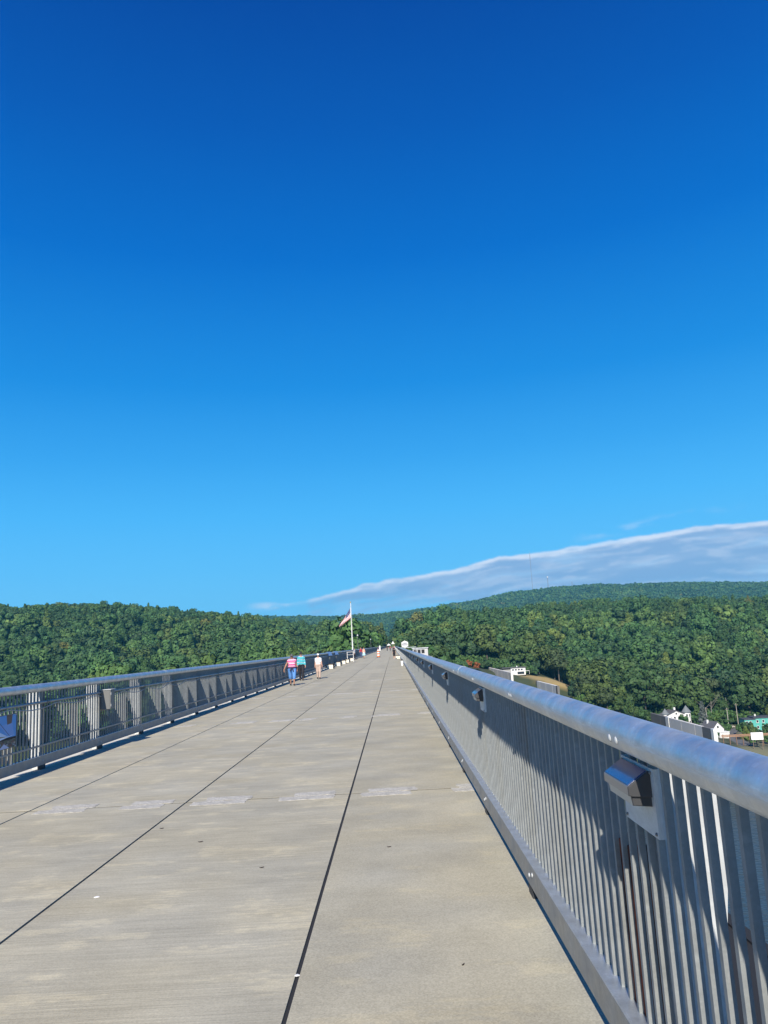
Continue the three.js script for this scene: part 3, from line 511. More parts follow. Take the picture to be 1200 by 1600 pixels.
function person(o) {      // built 1.70 m tall facing +z, then scaled
  const p = thing('person', o.label, 'person', [o.x, 0, o.z], o.turn ?? 0, 'people on the walkway'); const S = o.h / 1.70; p.scale.setScalar(S);
  const cell = o.cell ?? .016, W = o.wide ?? 1, st = o.stride ?? .16, skin = skinMats[o.skin ?? 'light'];
  const hipL = [.09 * W, .90, 0], hipR = [-.09 * W, .90, 0];
  const leg = (h, dz, lift) => { const kn = [h[0] * .95, .50 + lift * .3, dz * .55 + .03], an = [h[0] * .85, .09 + lift, dz]; return [kn, an]; };
  const [kL, aL] = leg(hipL, st, 0), [kR, aR] = leg(hipR, -st * .9, .03);
  const sL = [.16 * W, 1.335, 0], sR = [-.16 * W, 1.335, 0], al = o.armL ?? [.06, -.05], ar = o.armR ?? [.08, .06];
  const arm = (s, q, sgn) => { const e = [s[0] + sgn * q[0] * .6, 1.11, q[1] * .4 - .02], w = [s[0] + sgn * q[0] * 1.1, .87, q[1] + .06]; return [e, w]; };
  const [eL, wL] = arm(sL, al, 1), [eR, wR] = arm(sR, ar, -1);
  const torso = [[[-.075 * W, 1.30, 0], [.075 * W, 1.30, 0], .108 * W, .108 * W], [[-.05 * W, 1.12, .012], [.05 * W, 1.12, .012], .105 * W, .105 * W], [[-.07 * W, .95, 0], [.07 * W, .95, 0], .112 * W, .112 * W], [[0, 1.39, 0], sL, .066, .056], [[0, 1.39, 0], sR, .066, .056]];
  const uArm = [[sL, eL, .052, .042], [sR, eR, .052, .042]], fArm = [[eL, wL, .042, .028], [eR, wR, .042, .028]];
  const thigh = [[hipL, kL, .088 * W, .06], [hipR, kR, .088 * W, .06]], shin = [[kL, aL, .06, .038], [kR, aR, .06, .038]], feet = [[[aL[0], aL[1] - .045, aL[2] - .03], [aL[0] * 1.1, .04, aL[2] + .15], .042, .035], [[aR[0], aR[1] - .045, aR[2] - .03], [aR[0] * 1.1, .045, aR[2] + .15], .042, .035]];
  const H = [0, 1.575, .02];
  const head = (x, y, z, g = 0) => { const q = Math.hypot((x - H[0]) / .076, (y - H[1]) / .118, (z - H[2]) / .094); return (q - 1) * .085 - g; };
  const neck = [[0, 1.42, -.005], [0, 1.52, .005], .052, .048], nose = [[0, 1.585, .11], [0, 1.56, .122], .008, .013];
  const bodyU = uni([...torso, ...uArm, ...fArm, ...thigh, ...shin, ...feet, neck], .03);
  const palm = (w, sgn) => [[w, [w[0], w[1] - .075, w[2] + .012], .03, .026]];
  const fine = cell < .02;
  const lowRes = uni([...palm(wL, 1), ...palm(wR, -1)], .02);
  const bodyF = (x, y, z) => { let d = smin(bodyU(x, y, z), head(x, y, z), .02); d = smin(d, lowRes(x, y, z), .015); return Math.min(d, cap(x, y, z, nose)); };
  let bg = sdfMesh(bodyF, [-.5, -.03, -.42], [.5, 1.74, .45], cell);
  if (fine) {
    const fingers = (w, sgn) => { const L = []; for (let f = 0; f < 4; f++) { const z0 = w[2] - .018 + f * .0175, len = [.05, .062, .066, .058][f], b = [w[0], w[1] - .095, z0 + .01], m = [w[0] - sgn * .008, w[1] - .095 - len * .55, z0 + .016], t = [w[0] - sgn * .024, w[1] - .095 - len, z0 + .02]; L.push([b, m, .0085, .008], [m, t, .008, .007]); } const tb = [w[0] - sgn * .008, w[1] - .04, w[2] + .03], tm = [w[0] - sgn * .018, w[1] - .075, w[2] + .056], te = [w[0] - sgn * .024, w[1] - .1, w[2] + .06]; L.push([tb, tm, .0105, .0095], [tm, te, .0095, .008]); L.push([[w[0], w[1] - .03, w[2]], [w[0], w[1] - .09, w[2] + .012], .024, .026]); return L; };
    const gs = [bg.toNonIndexed()]; for (const [w, sg] of [[wL, 1], [wR, -1]]) { const f = uni(fingers(w, sg), .008); gs.push(sdfMesh(f, [w[0] - .06, w[1] - .19, w[2] - .06], [w[0] + .06, w[1] + .01, w[2] + .09], .0045).toNonIndexed()); }
    bg = mergeGeometries(gs);
  }
  part('body', bg, skin, p);
  const cloth = (name, L, grow, clip, mat, label) => { const u = uni(L, .03); return part(name, sdfMesh((x, y, z) => Math.max(u(x, y, z) - grow, clip(x, y, z)), [-.52, -.04, -.45], [.52, 1.62, .48], cell), mat, p, [0, 0, 0], label); };
  const hem = o.hem ?? .86, sleeve = o.sleeve ?? 'short';
  const cut = (lim) => (x, y, z) => Math.max(lim - y, -Math.max(Math.hypot(x, z - .01) - .078, 1.405 - Math.max(0, z) * .4 - y));
  const shirtL = [...torso, ...(sleeve === 'none' ? [] : uArm), ...(sleeve === 'long' ? fArm : [])];
  cloth('shirt', shirtL, .016, (x, y, z) => Math.max(cut(Math.abs(x) > .21 * W ? (sleeve === 'long' ? .9 : 1.19) : hem)(x, y, z)), o.shirt, o.shirtLabel);
  if (o.skirt) part('skirt', sdfMesh((x, y, z) => Math.max(Math.hypot(x, z * 1.15) - (.15 + (.98 - y) * .26), y - .98, .45 - y), [-.5, .4, -.45], [.5, 1.02, .45], cell), o.skirt, p);
  else cloth('trousers', [...thigh, ...shin, torso[2]], o.loose ?? .016, (x, y, z) => Math.max((o.cuff ?? .1) - y, y - .99), o.trousers);
  cloth('shoes', feet, .008, (x, y) => Math.max(y - .1, -y - .002), o.shoes ?? M.black);
  if (o.cap) { part('cap', sdfMesh((x, y, z) => { const dome = Math.max(head(x, y, z, .014), 1.60 - y + (z < 0 ? 0 : -.0)), brim = Math.max(Math.abs(y - 1.61 + (z - .1) * .18) - .006, Math.hypot(x / .085, (z - .1) / .095) * .09 - .09, .06 - z); return Math.min(dome, brim); }, [-.14, 1.54, -.14], [.14, 1.74, .24], fine ? .007 : .014), o.cap, p); }
  if (o.hair) part('hair', sdfMesh((x, y, z) => Math.max(head(x, y, z, .012), Math.max((1.44 + (o.longHair ? -.05 : .05)) - y, z - .045 + (y - 1.60) * -.75)), [-.13, 1.36, -.14], [.13, 1.74, .16], fine ? .007 : .014), o.hair, p);
  if (fine) { for (const sx of [-1, 1]) { part('eye', new THREE.SphereGeometry(.009, 8, 6), M.black, p, [sx * .03, 1.592, .103]); part('ear', new THREE.SphereGeometry(.02, 8, 6).scale(.4, 1, .7), skin, p, [sx * .077, 1.58, .012]); } part('mouth', box(.036, .007, .008, 0, 0, 0), std([.35, .1, .09]), p, [0, 1.523, .105]); }
  if (o.waist) part('tied_jacket', sdfMesh((x, y, z) => { const ring = Math.hypot(Math.hypot(x / (1.42 * W), z / 1.1) - .15, (y - .97 + Math.max(0, -z) * .3) * .75) - .034; const k1 = cap(x, y, z, [[-.02, .97, .17], [-.1, .80, .19], .04, .028]), k2 = cap(x, y, z, [[.02, .97, .17], [.07, .76, .2], .04, .026]), tail = cap(x, y, z, [[0, .95, -.17], [0, .66, -.2], .09, .1]); return Math.min(ring, k1, k2, Math.max(tail, Math.abs(z + .18) - .035)); }, [-.42, .5, -.4], [.42, 1.12, .35], cell), o.waist, p);
  return p;
}
const stripes = (list, rep) => { const t = dataTex(4, 128, (u, v) => list[Math.floor(v * list.length)], true); t.repeat.set(1, rep); t.magFilter = THREE.LinearFilter; return new THREE.MeshStandardMaterial({ map: t, roughness: .85 }); };
const pk = [.86, .36, .58], pl = [.93, .62, .76], wh = [.93, .9, .92], te = [.05, .62, .68], tl = [.62, .85, .88];
person({ x: -5.52, z: -42.2, h: 1.66, wide: 1.22, turn: .12, skin: 'tan', sleeve: 'none', shirt: stripes([pk, wh, pl, pk, wh, pk, pk, pk], 5.2), trousers: std([.10, .26, .60]), loose: .03, cuff: .36, shoes: M.black, hair: std([.17, .16, .16]), cap: std([.10, .10, .11]), waist: std([.03, .02, .06]), armR: [.22, .12], armL: [.08, -.1], stride: .2, label: 'person in pink striped top and blue capri trousers, dark jacket tied at waist, walking' });
person({ x: -5.78, z: -48.6, h: 1.75, turn: .1, sleeve: 'long', shirt: stripes([te, te, te, tl, te, te, te, wh], 5.6), trousers: std([.015, .015, .022]), hair: std([.05, .035, .025]), cap: std([.02, .02, .025]), armR: [.06, .05], armL: [.08, .06], stride: .14, label: 'person in teal striped long-sleeved top, dark trousers and dark cap, walking' });
person({ x: -4.82, z: -49.7, h: 1.58, turn: .05, sleeve: 'short', shirt: std([.70, .69, .70]), trousers: std([.50, .38, .32]), loose: .022, cap: M.white, hair: std([.06, .04, .03]), armL: [.09, .1], armR: [.06, .0], stride: .08, label: 'person in white cap, white T-shirt and beige trousers, walking' });
const far = (o) => person({ cell: .03, ...o });
far({ x: -5.6, z: -134, h: 1.8, turn: .1, shirt: std([.36, .03, .05]), trousers: std([.06, .09, .2]), hair: std([.03, .02, .02]), label: 'person in dark red shirt near the flagpole' });
far({ x: -4.9, z: -128.6, h: 1.72, turn: .1, sleeve: 'none', shirt: std([.75, .45, .35]), skirt: std([.42, .68, .78]), hair: std([.30, .16, .05]), label: 'person in pale blue skirt beside the one in the red shirt' });
far({ x: .06, z: -104.6, h: 1.5, turn: 3.1, shirt: std([.012, .012, .016]), trousers: std([.012, .012, .016]), cuff: .45, hair: std([.03, .02, .02]), shoes: M.white, label: 'person in black T-shirt, black shorts and white shoes walking away' });
far({ x: -6.0, z: -119.5, h: 1.68, turn: 1.2, shirt: std([.45, .48, .52]), trousers: std([.02, .02, .03]), hair: std([.1, .1, .1]), label: 'person in grey shirt standing by the foot of the flagpole' });
far({ x: -2.2, z: -277, h: 1.78, shirt: std([.02, .02, .03]), trousers: std([.02, .02, .03]), hair: std([.03, .02, .02]), label: 'dark-clothed person far down the walkway, on its own beside the middle joint' });
far({ x: -1.1, z: -268, h: 1.65, shirt: std([.40, .08, .12]), trousers: std([.03, .04, .08]), hair: std([.03, .02, .02]), label: 'person in dark pink top in the far group on the walkway' });
far({ x: -.1, z: -262, h: 1.7, shirt: std([.16, .05, .12]), trousers: std([.03, .03, .05]), hair: std([.03, .02, .02]), label: 'person in plum top in the far group on the walkway' });
far({ x: .35, z: -290, h: 1.7, shirt: std([.55, .35, .32]), trousers: std([.1, .1, .12]), hair: std([.1, .06, .04]), label: 'person in salmon top at the back of the far group' });
far({ x: -5.0, z: -262, h: 1.7, shirt: std([.05, .06, .14]), trousers: std([.03, .03, .05]), hair: std([.03, .02, .02]), label: 'navy-clothed person far along the left railing' });

// ------------------------------------------------------------------ things on the walkway
const benchZ = [-72.6, -82.6, -91.4, -98.6, -108.5], nth = ['nearest', 'second', 'third', 'fourth', 'farthest'];
const bench = (x, z, label, group) => { const b = thing('block_bench', label, 'bench', [x, 0, z - 1], 0, group); part('base', box(.54, .34, 1.96, 0, .19, 0), M.timber, b); part('seat', box(.60, .05, 2.0, 0, .405, 0), M.timber, b); part('front_panel', box(.585, .365, .02, 0, .185, .992), M.cream, b); part('plaque', box(.26, .06, .006, 0, .24, 1.006), std([.52, .50, .42]), b); for (const s of [-1, 1]) part('foot', box(.5, .03, .12, 0, .0, s * .8).translate(0, .015, 0), M.black, b); };
benchZ.forEach((z, i) => bench(-5.98, z, `low dark bench block with cream end panel along the left railing, ${nth[i]} of five`, 'benches along the left railing'));
bench(.55, -106.6, 'low dark bench block with cream end panel beside the right railing', undefined);
{
  const t = thing('litter_bin', 'small white bin with dark lid against the right railing', 'bin', [.70, 0, -69.3]); part('bin_body', cyl(.13, .10, .46, 14, 0, .23, 0), M.white, t); part('bin_lid', cyl(.10, .135, .1, 14, 0, .51, 0), M.black, t);
  const f = thing('flagpole', 'tall white flagpole rising beside the left railing', 'flagpole', [-6.72, 0, -128.6]); part('pole', cyl(.035, .10, 9.2, 14, 0, 4.6, 0), M.white, f); part('finial', new THREE.SphereGeometry(.11, 12, 8), std([.6, .45, .15], { metalness: .6, roughness: .4 }), f, [0, 9.27, 0]); part('base_plate', cyl(.26, .3, .1, 14, 0, .05, 0), M.boxGrey, f); part('halyard', cyl(.008, .008, 8.2, 5, .12, 4.9, .06), M.white, f);
  const nu = 40, nv = 20, g = new THREE.PlaneGeometry(1, 1, nu, nv), q = g.attributes.position;
  for (let i = 0; i < q.count; i++) { const u = q.getX(i) + .5, v = .5 - q.getY(i); const sag = Math.pow(u, .9); q.setXYZ(i, -u * 1.92 - v * .1 * u * (1 - u), -sag * 2.85 - v * 1.68 * (1 - .80 * sag) + Math.sin(u * 9 + v * 4) * .05 * u, u * .5 + .2 * Math.sin(u * 9 + v * 2.2) * u * (1 - .35 * u) + .1 * Math.sin(v * 9 + u * 3) * u); }
  g.computeVertexNormals();
  const ft = canvasTex(760, 400, (c, w, h) => { for (let i = 0; i < 13; i++) { c.fillStyle = i % 2 ? '#f4f1ee' : '#b3202f'; c.fillRect(0, i * h / 13, w, h / 13 + 1); } c.fillStyle = '#28306a'; c.fillRect(0, 0, w * .4, h * 7 / 13); c.fillStyle = '#ffffff'; for (let r = 0; r < 9; r++) for (let k = 0; k < (r % 2 ? 5 : 6); k++) { const x = (r % 2 ? 2 : 1) * w * .4 / 12 + k * w * .4 / 6, y = (r + 1) * h * 7 / 13 / 10; c.beginPath(); for (let a = 0; a < 10; a++) { const R = a % 2 ? 4 : 10, t = a * Math.PI / 5 - Math.PI / 2; c.lineTo(x + R * Math.cos(t), y + R * Math.sin(t)); } c.fill(); } });
  const fl = thing('flag', 'limp red and white striped flag with starry blue canton on the flagpole', 'flag', [-6.80, 8.4, -128.6]); part('cloth', g, new THREE.MeshPhysicalMaterial({ map: ft, roughness: .9, side: THREE.DoubleSide }), fl); part('heading', box(.03, 1.7, .02, 0, -.84, 0), M.white, fl);
  const lampPost = (x, z, h, label) => { const l = thing('lamp_post', label, 'lamp post', [x, 0, z]); part('pole', cyl(.035, .06, h, 10, 0, h / 2, 0), M.boxGrey, l); part('lamp_head', merged(cyl(.13, .17, .2, 12, 0, h + .1, 0), cyl(.02, .16, .08, 12, 0, h + .24, 0)), M.galvPlate, l); part('base_plate', cyl(.12, .12, .04, 10, 0, .02, 0), M.boxGrey, l); };
  lampPost(-6.72, -149, 4.0, 'thin grey lamp post beyond the flagpole'); lampPost(-6.72, -235, 3.9, 'thin grey lamp post far down the left railing');
  const b = thing('traffic_barrel', 'orange and white striped traffic drum standing on the walkway', 'traffic drum', [-2.55, 0, -130.5]); const org = std([.85, .20, .05], { roughness: .5 });
  for (let i = 0; i < 6; i++) part('band', cyl(.24 - i * .012 - .012, .24 - i * .012, .2, 18, 0, .17 + i * .2, 0), i % 2 ? M.white : org, b); part('rubber_base', cyl(.33, .36, .07, 18, 0, .035, 0), M.black, b); part('grip', new THREE.TorusGeometry(.07, .016, 6, 14).translate(0, 1.3, 0), org, b);
  const st = thing('map_stand', 'white table-height map stand next to the farthest left bench', 'stand', [-5.72, 0, -103]); part('top', box(.9, .04, .6, 0, 1.28, 0).rotateX(0), M.white, st); part('shelf', box(.86, .03, .5, 0, .92, 0), M.white, st); for (const [x, z] of [[-.4, -.25], [.4, -.25], [-.4, .25], [.4, .25]]) part('leg', box(.05, 1.26, .05, x, .63, z), M.white, st);
  const panel = (x, z, tilt, label) => { const s = thing('information_panel', label, 'sign', [x, 0, z]); part('post', box(.06, 1.15, .06, 0, .575, 0), M.boxGrey, s); const bd = box(.46, .5, .03); bd.rotateX(-tilt); bd.rotateY(.6); part('board', bd, std([.08, .16, .33], { roughness: .35 }), s, [0, 1.36, 0]); };
  panel(-6.2, -75.5, .75, 'tilted blue information panel on the left railing, nearer one'); panel(-6.2, -84, .75, 'tilted blue information panel on the left railing, farther one');
  const wp = thing('white_post', 'white signboard post far down the left side of the walkway', 'sign post', [-5.2, 0, -300]); part('board', box(.5, 1.9, .1, 0, 1.05, 0), M.white, wp); part('foot', box(.7, .1, .4, 0, .05, 0), M.boxGrey, wp);
}
{ // lookout with kiosk, marker sign and low white building at the right side
  const k = thing('kiosk', 'brown box kiosk with a wide pale top beside the right railing', 'kiosk', [1.6, 0, -112]); part('cabinet', box(.62, 1.28, 1.1, 0, .64, 0), std([.13, .10, .075]), k); part('top', box(2.4, .07, 1.5, .45, 1.43, 0), std([.55, .60, .60]), k); part('door', box(.5, 1.0, .02, 0, .6, .56), std([.16, .12, .09]), k); part('post', box(.08, 1.4, .08, 1.5, .7, .5), M.boxGrey, k);
  const lk = thing('lookout_platform', 'concrete lookout platform jutting from the right side of the walkway', 'platform', [3.45, 0, -121]); part('slab', box(4.0, .3, 22, 0, -.16, 0), std([.30, .29, .26]), lk); part('beam', box(.6, 1.2, 22, 0, -.95, 0), M.beam, lk); lk.userData.kind = 'structure';
  const s = thing('marker_sign', 'white crested historical marker sign above the right railing', 'sign', [2.0, 0, -134]); part('pole', cyl(.06, .06, 1.6, 10, 0, .8, 0), M.white, s); part('base_block', box(.4, .1, .4, 0, .05, 0), M.boxGrey, s);
  const sh = new THREE.Shape(); sh.moveTo(-.08, 0); sh.lineTo(-.55, .12); sh.lineTo(-.56, .82); sh.lineTo(-.3, .95); sh.lineTo(-.12, 1.0); sh.quadraticCurveTo(0, 1.2, .12, 1.0); sh.lineTo(.3, .95); sh.lineTo(.56, .82); sh.lineTo(.55, .12); sh.lineTo(.08, 0); sh.closePath();
  part('board', new THREE.ExtrudeGeometry(sh, { depth: .06, bevelEnabled: true, bevelSize: .012, bevelThickness: .012, bevelSegments: 1 }), M.white, s, [0, 1.42, -.03]);
  const tx = canvasTex(256, 160, (c, w, h) => { c.fillStyle = '#b9bdc0'; c.fillRect(0, 0, w, h); c.fillStyle = '#3a3f45'; c.fillRect(70, 8, 116, 26); c.fillRect(0, 50, 22, 90); c.fillRect(w - 22, 50, 22, 90); c.fillStyle = '#8f8a94'; for (let i = 0; i < 5; i++) c.fillRect(36, 54 + i * 18, 184 - (i % 2) * 24, 8); });
  part('inscription', new THREE.PlaneGeometry(.86, .54), new THREE.MeshStandardMaterial({ map: tx, roughness: .7 }), s, [0, 1.92, .048]);
  const w = thing('white_hut', 'low white flat-roofed hut with dark windows outside the right railing', 'hut', [4.1, 0, -121]); part('wall', box(2.3, 1.16, 3, 0, .58, 0), std([.55, .56, .56]), w); part('roof', box(2.5, .1, 3.3, 0, 1.2, 0), std([.62, .64, .66]), w); for (const x of [-.8, -.2, .4]) { const f = part('window', box(.5, .6, .03, x, .68, 1.505), M.boxGrey, w); part('pane', box(.4, .5, .02, x, .68, 1.522), M.black, f); } part('door', box(.4, .9, .03, .9, .5, 1.506), std([.5, .5, .5]), w);
  // entrance canopies at the far end
  const tent = (x, z, wd, h, label) => { const t = thing('canopy_tent', label, 'canopy', [x, 0, z]); const c = new THREE.ConeGeometry(wd * .72, h * .4, 4); c.rotateY(Math.PI / 4); c.translate(0, h * 1.0, 0); part('roof', c, M.white, t); part('valance', box(wd, h * .12, wd, 0, h * .78, 0), M.white, t); for (const [a, b] of [[-1, -1], [1, -1], [-1, 1], [1, 1]]) part('pole', cyl(.05, .05, h * .78, 6, a * wd * .47, h * .39, b * wd * .47), M.boxGrey, t); };
  tent(-.1, -452, 1.7, 3.6, 'white peaked canopy far off at the right edge of the walkway'); tent(-2.6, -462, 2.2, 2.6, 'lower white canopy far off beside the peaked one');
}
// ------------------------------------------------------------------ village below the right side
const asphalt = std([.13, .13, .13], { roughness: .95 }), roofGrey = std([.11, .11, .12]), glass = std([.03, .035, .045], { roughness: .15 });
{
  const road = (pts, w, name, label) => { const cv = new THREE.CatmullRomCurve3(pts.map(([x, z]) => new THREE.Vector3(x, 0, z))), n = 60, P = [], I = []; for (let i = 0; i <= n; i++) { const p = cv.getPoint(i / n), t = cv.getTangent(i / n), nx = -t.z, nz = t.x, y = height(p.x, p.z) + .25; for (const s of [-1, 1]) P.push(p.x + nx * s * w / 2, y, p.z + nz * s * w / 2); if (i < n) { const a = i * 2; I.push(a, a + 2, a + 1, a + 1, a + 2, a + 3); } } const g = new THREE.BufferGeometry(); g.setAttribute('position', new THREE.Float32BufferAttribute(P, 3)); g.setIndex(I); g.computeVertexNormals(); structure(name, g, new THREE.MeshStandardMaterial({ color: asphalt.color, roughness: .95, side: THREE.DoubleSide }), label, 'road'); };
  road([[150, -346], [160, -385], [172, -412], [196, -436], [230, -445]], 6.5, 'village_road', 'grey village road curving between the houses on the river bank');
  road([[172, -412], [166, -430], [150, -442], [136, -444]], 5, 'side_road', 'narrow grey side road behind the gabled cottage');
}
const gableRoof = (w, d, h, over = .4) => { const s = new THREE.Shape(); s.moveTo(-w / 2 - over, -over * h / (w / 2)); s.lineTo(0, h); s.lineTo(w / 2 + over, -over * h / (w / 2)); s.lineTo(w / 2 + over, -over * h / (w / 2) + .2); s.lineTo(0, h + .25); s.lineTo(-w / 2 - over, -over * h / (w / 2) + .2); s.closePath(); const g = new THREE.ExtrudeGeometry(s, { depth: d + over * 2, bevelEnabled: false }); g.translate(0, 0, -d / 2 - over); return g; };
const gableWall = (w, d, hw, hr) => { const s = new THREE.Shape(); s.moveTo(-w / 2, -1.5); s.lineTo(w / 2, -1.5); s.lineTo(w / 2, hw); s.lineTo(0, hw + hr); s.lineTo(-w / 2, hw); s.closePath(); const g = new THREE.ExtrudeGeometry(s, { depth: d, bevelEnabled: false }); g.translate(0, 0, -d / 2); return g; };
const win = (h, x, y, z, w = 1, ht = 1.5, ry = 0) => { const f = part('window', box(w + .24, ht + .24, .1), M.white, h, [x, y, z]); f.rotation.y = ry; part('pane', box(w, ht, .05, 0, 0, .045), glass, f); part('sill', box(w + .4, .1, .2, 0, -ht / 2 - .16, .08), M.white, f); };
{
  const a = thing('turreted_house', 'white turreted house with dormers and grey roofs beside the spruce', 'house', [149.5, height(149.5, -432) , -432], .12);
  part('wall', gableWall(12, 9, 5.6, 2.4), M.white, a); part('roof', gableRoof(12, 9, 2.5).translate(0, 5.6, 0), roofGrey, a);
  const tw = part('turret', cyl(2.1, 2.1, 8.6, 8, 6.2, 2.8, 3.6), M.white, a); part('turret_roof', new THREE.ConeGeometry(2.7, 3.6, 8).translate(6.2, 8.9, 3.6), std([.17, .19, .20]), a);
  part('turret_roof', new THREE.ConeGeometry(2.2, 3.0, 8).translate(-5.4, 8.1, 2.8), std([.17, .19, .20]), a); part('turret', cyl(1.7, 1.7, 7.6, 8, -5.4, 2.8, 2.8), M.white, a);
  const dm = part('dormer', gableWall(2.4, 2.4, 1.2, 1.0).translate(0, 6.0, 3.2), M.white, a); part('dormer_roof', gableRoof(2.4, 2.4, 1.05, .2).translate(0, 7.2, 3.2), roofGrey, dm);
  part('chimney', box(.9, 2.2, .9, 1.5, 8.4, -.5), M.white, a); part('porch', merged(box(11, .25, 2.4, 0, 2.9, 5.6), box(.2, 2.9, .2, -5, 1.4, 6.6), box(.2, 2.9, .2, 0, 1.4, 6.6), box(.2, 2.9, .2, 5, 1.4, 6.6)), M.white, a);
  for (const x of [-3.4, -1.1, 1.2, 3.4]) { win(a, x, 4.4, 4.55); win(a, x, 1.5, 4.55); } win(a, 0, 6.6, 4.45, .8, .8);
  for (const [ang] of [[-.39], [.39], [1.17]]) for (const y of [1.8, 5.4]) win(a, 6.2 + Math.sin(ang) * 1.96, y, 3.6 + Math.cos(ang) * 1.96, .8, 1.4, ang);
  const c = thing('gabled_cottage', 'small white gabled cottage with grey roof and white garage front by the road', 'house', [151, height(151, -384), -384], .25);
  part('wall', gableWall(6.4, 9, 3.6, 3.2), M.white, c); part('roof', gableRoof(6.4, 9, 3.3).translate(0, 3.6, 0), roofGrey, c); part('chimney', box(.8, 1.9, .8, -1, 6.6, -1.5), M.white, c); part('garage', box(5.2, 3.6, 3, 1.2, .6, 6), M.white, c); part('garage_roof', box(5.6, .2, 3.4, 1.2, 2.5, 6), M.white, c); part('garage_door', box(3.2, 2.2, .1, 1.2, 1.1, 7.53), std([.7, .7, .68]), c); win(c, 0, 4.6, 4.55, .9, 1.1); win(c, -2.2, 1.6, 4.55, .8, 1.2);
  const t = thing('teal_building', 'two-storey teal building with flat dark roof on the river bank', 'building', [191, height(191, -424), -424], -.08);
  const teal = std([.10, .44, .40]); part('wall', box(12, 7.5, 9, 3, 2.4, 0), teal, t); part('wing', box(5.5, 7, 7.5, -5.4, 2.1, 1.4), teal, t); part('roof', box(12.6, .5, 9.6, 3, 6.35, 0), std([.06, .07, .09]), t); part('wing_roof', box(6, .45, 8, -5.4, 5.8, 1.4), std([.06, .07, .09]), t);
  for (const x of [-1.4, 1.6, 4.6, 7.6]) { win(t, x, 4.6, 4.55, .9, 1.2); win(t, x, 1.6, 4.55, .9, 1.2); } for (const x of [-7, -5.2]) win(t, x, 4.2, 5.2, 1.1, 1.2); part('door', box(1.1, 2.2, .1, 3.1, 1.0, 4.55), M.boxGrey, t); part('chimney', box(.7, 1.2, .7, 0, 7.0, -2), M.white, t);
  const f = thing('flat_roofed_house', 'white flat-roofed house with dark window band beside the dry field', 'house', [79, height(79, -516) , -516], .05); f.scale.setScalar(.74);
  part('wall', box(13, 6.4, 8, 2, 2.9, 0), M.white, f); part('roof', box(22, .5, 9.5, -1.5, 6.3, 0), roofGrey, f); part('wing', box(7, 5.2, 7, -8, 2.3, -.5), std([.35, .35, .34]), f); for (const x of [-2.6, 0, 2.6, 5.2]) win(f, x, 4.4, 4.05, 1.7, 1.2); part('carport', box(6, 2.2, .2, 4.2, 1.5, 4.05), glass, f); part('chimney', box(.8, 1.2, .8, 2, 7, -1), M.white, f); part('porch', merged(box(5, .25, 3, 9.6, 3.0, 2), box(.2, 3, .2, 12, 1.5, 3.3)), M.white, f);
}
{ // long concrete walls running beside the bridge approach
  const conc = std([.74, .72, .68], { roughness: .9 }), pale = std([.76, .75, .72], { roughness: .9 }), dark = std([.16, .155, .15], { roughness: .9 });
  const wall = (label, x, top, segs, h) => { const w = thing('retaining_wall', label, 'wall', [x, top - h, segs[0][0]]); for (const [z0, z1, m, n] of segs) { const L = z0 - z1, k = Math.max(1, Math.round(L / 9)); for (let i = 0; i < k; i++) part(n, box(m === M.white ? 1.6 : 1.2 + (i % 2) * .06, h + (m === M.white ? .3 : 0), L / k - .12), m, w, [0, h / 2, (z0 - L * (i + .5) / k) - segs[0][0]]); } };
  wall('long concrete wall of pale and dark panels in front of the turreted house', 135, -40.9, [[-340, -343, M.white, 'pier'], [-343, -353, dark, 'wall_panel'], [-353, -394.5, conc, 'wall_panel'], [-394.5, -399, M.white, 'pier'], [-399, -422, dark, 'wall_panel']], 8);
  wall('pale grey concrete wall in front of the dry field', 88, -24.7, [[-427, -431, dark, 'pier'], [-431, -487, pale, 'wall_panel'], [-487, -491, dark, 'pier']], 9);
  wall('grey concrete wall left of the flat-roofed house', 64, -16.4, [[-430, -452, conc, 'wall_panel'], [-452, -456, pale, 'pier'], [-456, -531, conc, 'wall_panel']], 11);
}
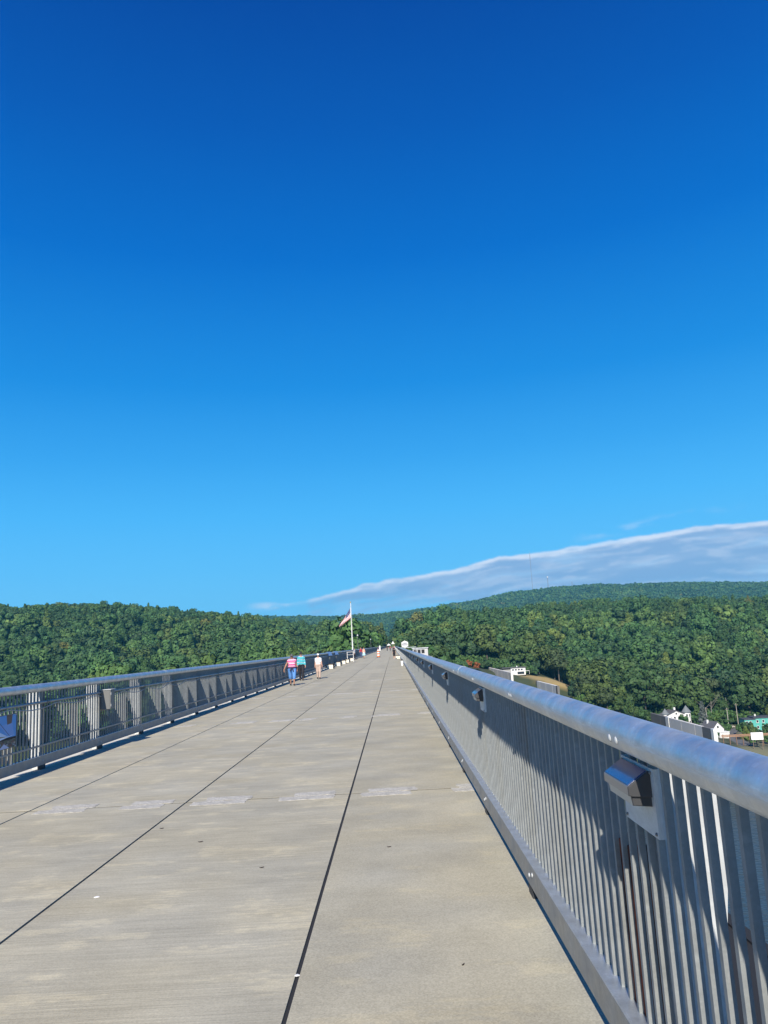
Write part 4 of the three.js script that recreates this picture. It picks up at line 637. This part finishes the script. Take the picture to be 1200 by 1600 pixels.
{
  const wood = std([.20, .15, .11]);
  const pole = (x, z, h, label) => { const p = thing('utility_pole', label, 'utility pole', [x, height(x, z) - .3, z], .4); part('mast', cyl(.14, .2, h, 8, 0, h / 2, 0), std([.45, .42, .38]), p); part('crossarm', box(2.6, .16, .14, 0, h - .7, .1), wood, p); for (const s of [-1.1, -.4, .4, 1.1]) part('insulator', cyl(.06, .08, .2, 6, s, h - .52, .1), M.boxGrey, p); };
  pole(174.6, -421, 11.5, 'pale wooden utility pole by the village road'); pole(166.3, -428, 11, 'wooden utility pole behind the gabled cottage'); pole(187.8, -440, 12.5, 'wooden utility pole behind the teal building');
  const bs = thing('billboard', 'white billboard on posts at the right edge of the village', 'billboard', [152.8, height(152.8, -341), -341], -.2); part('face', box(4.8, 3.0, .15, 0, 5.4, .12), M.white, bs); part('frame', box(5, 3.2, .12, 0, 5.4, 0), M.boxGrey, bs); for (const x of [-1.8, 1.8]) part('post', box(.2, 6.5, .2, x, 2.9, -.15), wood, bs);
  const nt = canvasTex(256, 160, (c, w, h) => { c.fillStyle = '#f2f2f0'; c.fillRect(0, 0, w, h); c.fillStyle = '#b9c2c8'; for (let i = 0; i < 4; i++) for (let k = 0; k < 5; k++) c.fillRect(28 + k * 42, 24 + i * 32, 22 + (k * 7 + i * 5) % 14, 9); }); part('print', new THREE.PlaneGeometry(4.5, 2.7), new THREE.MeshStandardMaterial({ map: nt, roughness: .7 }), bs, [0, 5.4, .2]);
  const gf = thing('plank_fence', 'brown plank fence running past the white billboard', 'fence', [150, height(150, -347), -347], -.05); for (let i = 0; i < 8; i++) part('post', box(.3, 5.4, .3, -9 + i * 2.8, 2.4, -.2), std([.20, .12, .08]), gf); for (const y of [4.2, 4.75]) part('plank', box(21, .4, .12, .8, y, 0), std([.34, .20, .12]), gf);
  const carProto = (mat) => { const g = new THREE.Group(); const sh = new THREE.Shape(); sh.moveTo(-2.1, .35); sh.lineTo(2.1, .35); sh.lineTo(2.15, .75); sh.lineTo(1.3, .92); sh.lineTo(.7, 1.42); sh.lineTo(-1.2, 1.45); sh.lineTo(-1.9, .98); sh.lineTo(-2.15, .85); sh.closePath(); const b = new THREE.ExtrudeGeometry(sh, { depth: 1.6, bevelEnabled: true, bevelSize: .06, bevelThickness: .06, bevelSegments: 2 }); b.translate(0, 0, -.8); part('body', b, mat, g); const ws = new THREE.Shape(); ws.moveTo(-1.6, .98); ws.lineTo(1.1, .95); ws.lineTo(.62, 1.36); ws.lineTo(-1.12, 1.38); ws.closePath(); for (const s of [-1, 1]) part('window', new THREE.ExtrudeGeometry(ws, { depth: .02, bevelEnabled: false }).translate(0, 0, s * .87 - .01), glass, g); for (const [x, z] of [[-1.3, .8], [1.3, .8], [-1.3, -.8], [1.3, -.8]]) { const w = part('wheel', cyl(.33, .33, .22, 14).rotateX(Math.PI / 2), M.black, g, [x, .33, z]); part('rim', cyl(.18, .18, .24, 10).rotateX(Math.PI / 2), M.boxGrey, w); } return g; };
  const car = (x, z, r, mat, label) => { const c = carProto(mat); c.name = numbered('parked_car'); scene.add(c); c.position.set(x, height(x, z) + .27, z); c.rotation.y = r; tag(c, label, 'car', 'cars in the village'); };
  car(172.5, -424, .3, M.white, 'white parked car left of the utility pole by the road'); car(178, -427, .3, std([.55, .50, .42]), 'beige parked car right of the utility pole by the road'); car(158, -372, 1.2, std([.02, .02, .025]), 'black parked car beside the cottage garage front'); car(181, -417, .5, std([.06, .06, .07]), 'dark parked car in front of the teal building');
}
{ // masts on the far ridge
  const mast = (x, z, h, w, label) => { const y = height(x, z), m = thing('radio_mast', label, 'mast', [x, y, z]); const gs = []; for (const [a, b] of [[-1, -1], [1, -1], [0, 1]]) gs.push(box(w * .22, h, w * .22, a * w / 2, h / 2, b * w / 2)); for (let i = 0; i < h / 6; i++) gs.push(box(w, w * .12, w * .12, 0, i * 6, -w / 2), box(w * .12, w * .12, w, w / 4, i * 6, 0)); part('lattice', merged(...gs), std([.20, .18, .20]), m); part('antenna', cyl(.25, .4, h * .06, 6, 0, h * 1.03, 0), std([.5, .5, .5]), m); return m; };
  mast(609, -3300, 172, 2.0, 'very tall thin radio mast on the far ridge'); const d = mast(676, -3300, 62, 2.8, 'shorter radio mast with dishes on the far ridge'); part('dish', cyl(3, 3, 4, 10, 0, 60, 2), M.white, d); mast(779, -3300, 32, 2, 'small stub mast on the crest of the far ridge');
}
scene.traverse(o => { if (o.isMesh) { o.castShadow = true; o.receiveShadow = true; } });
renderer.render(scene, camera);
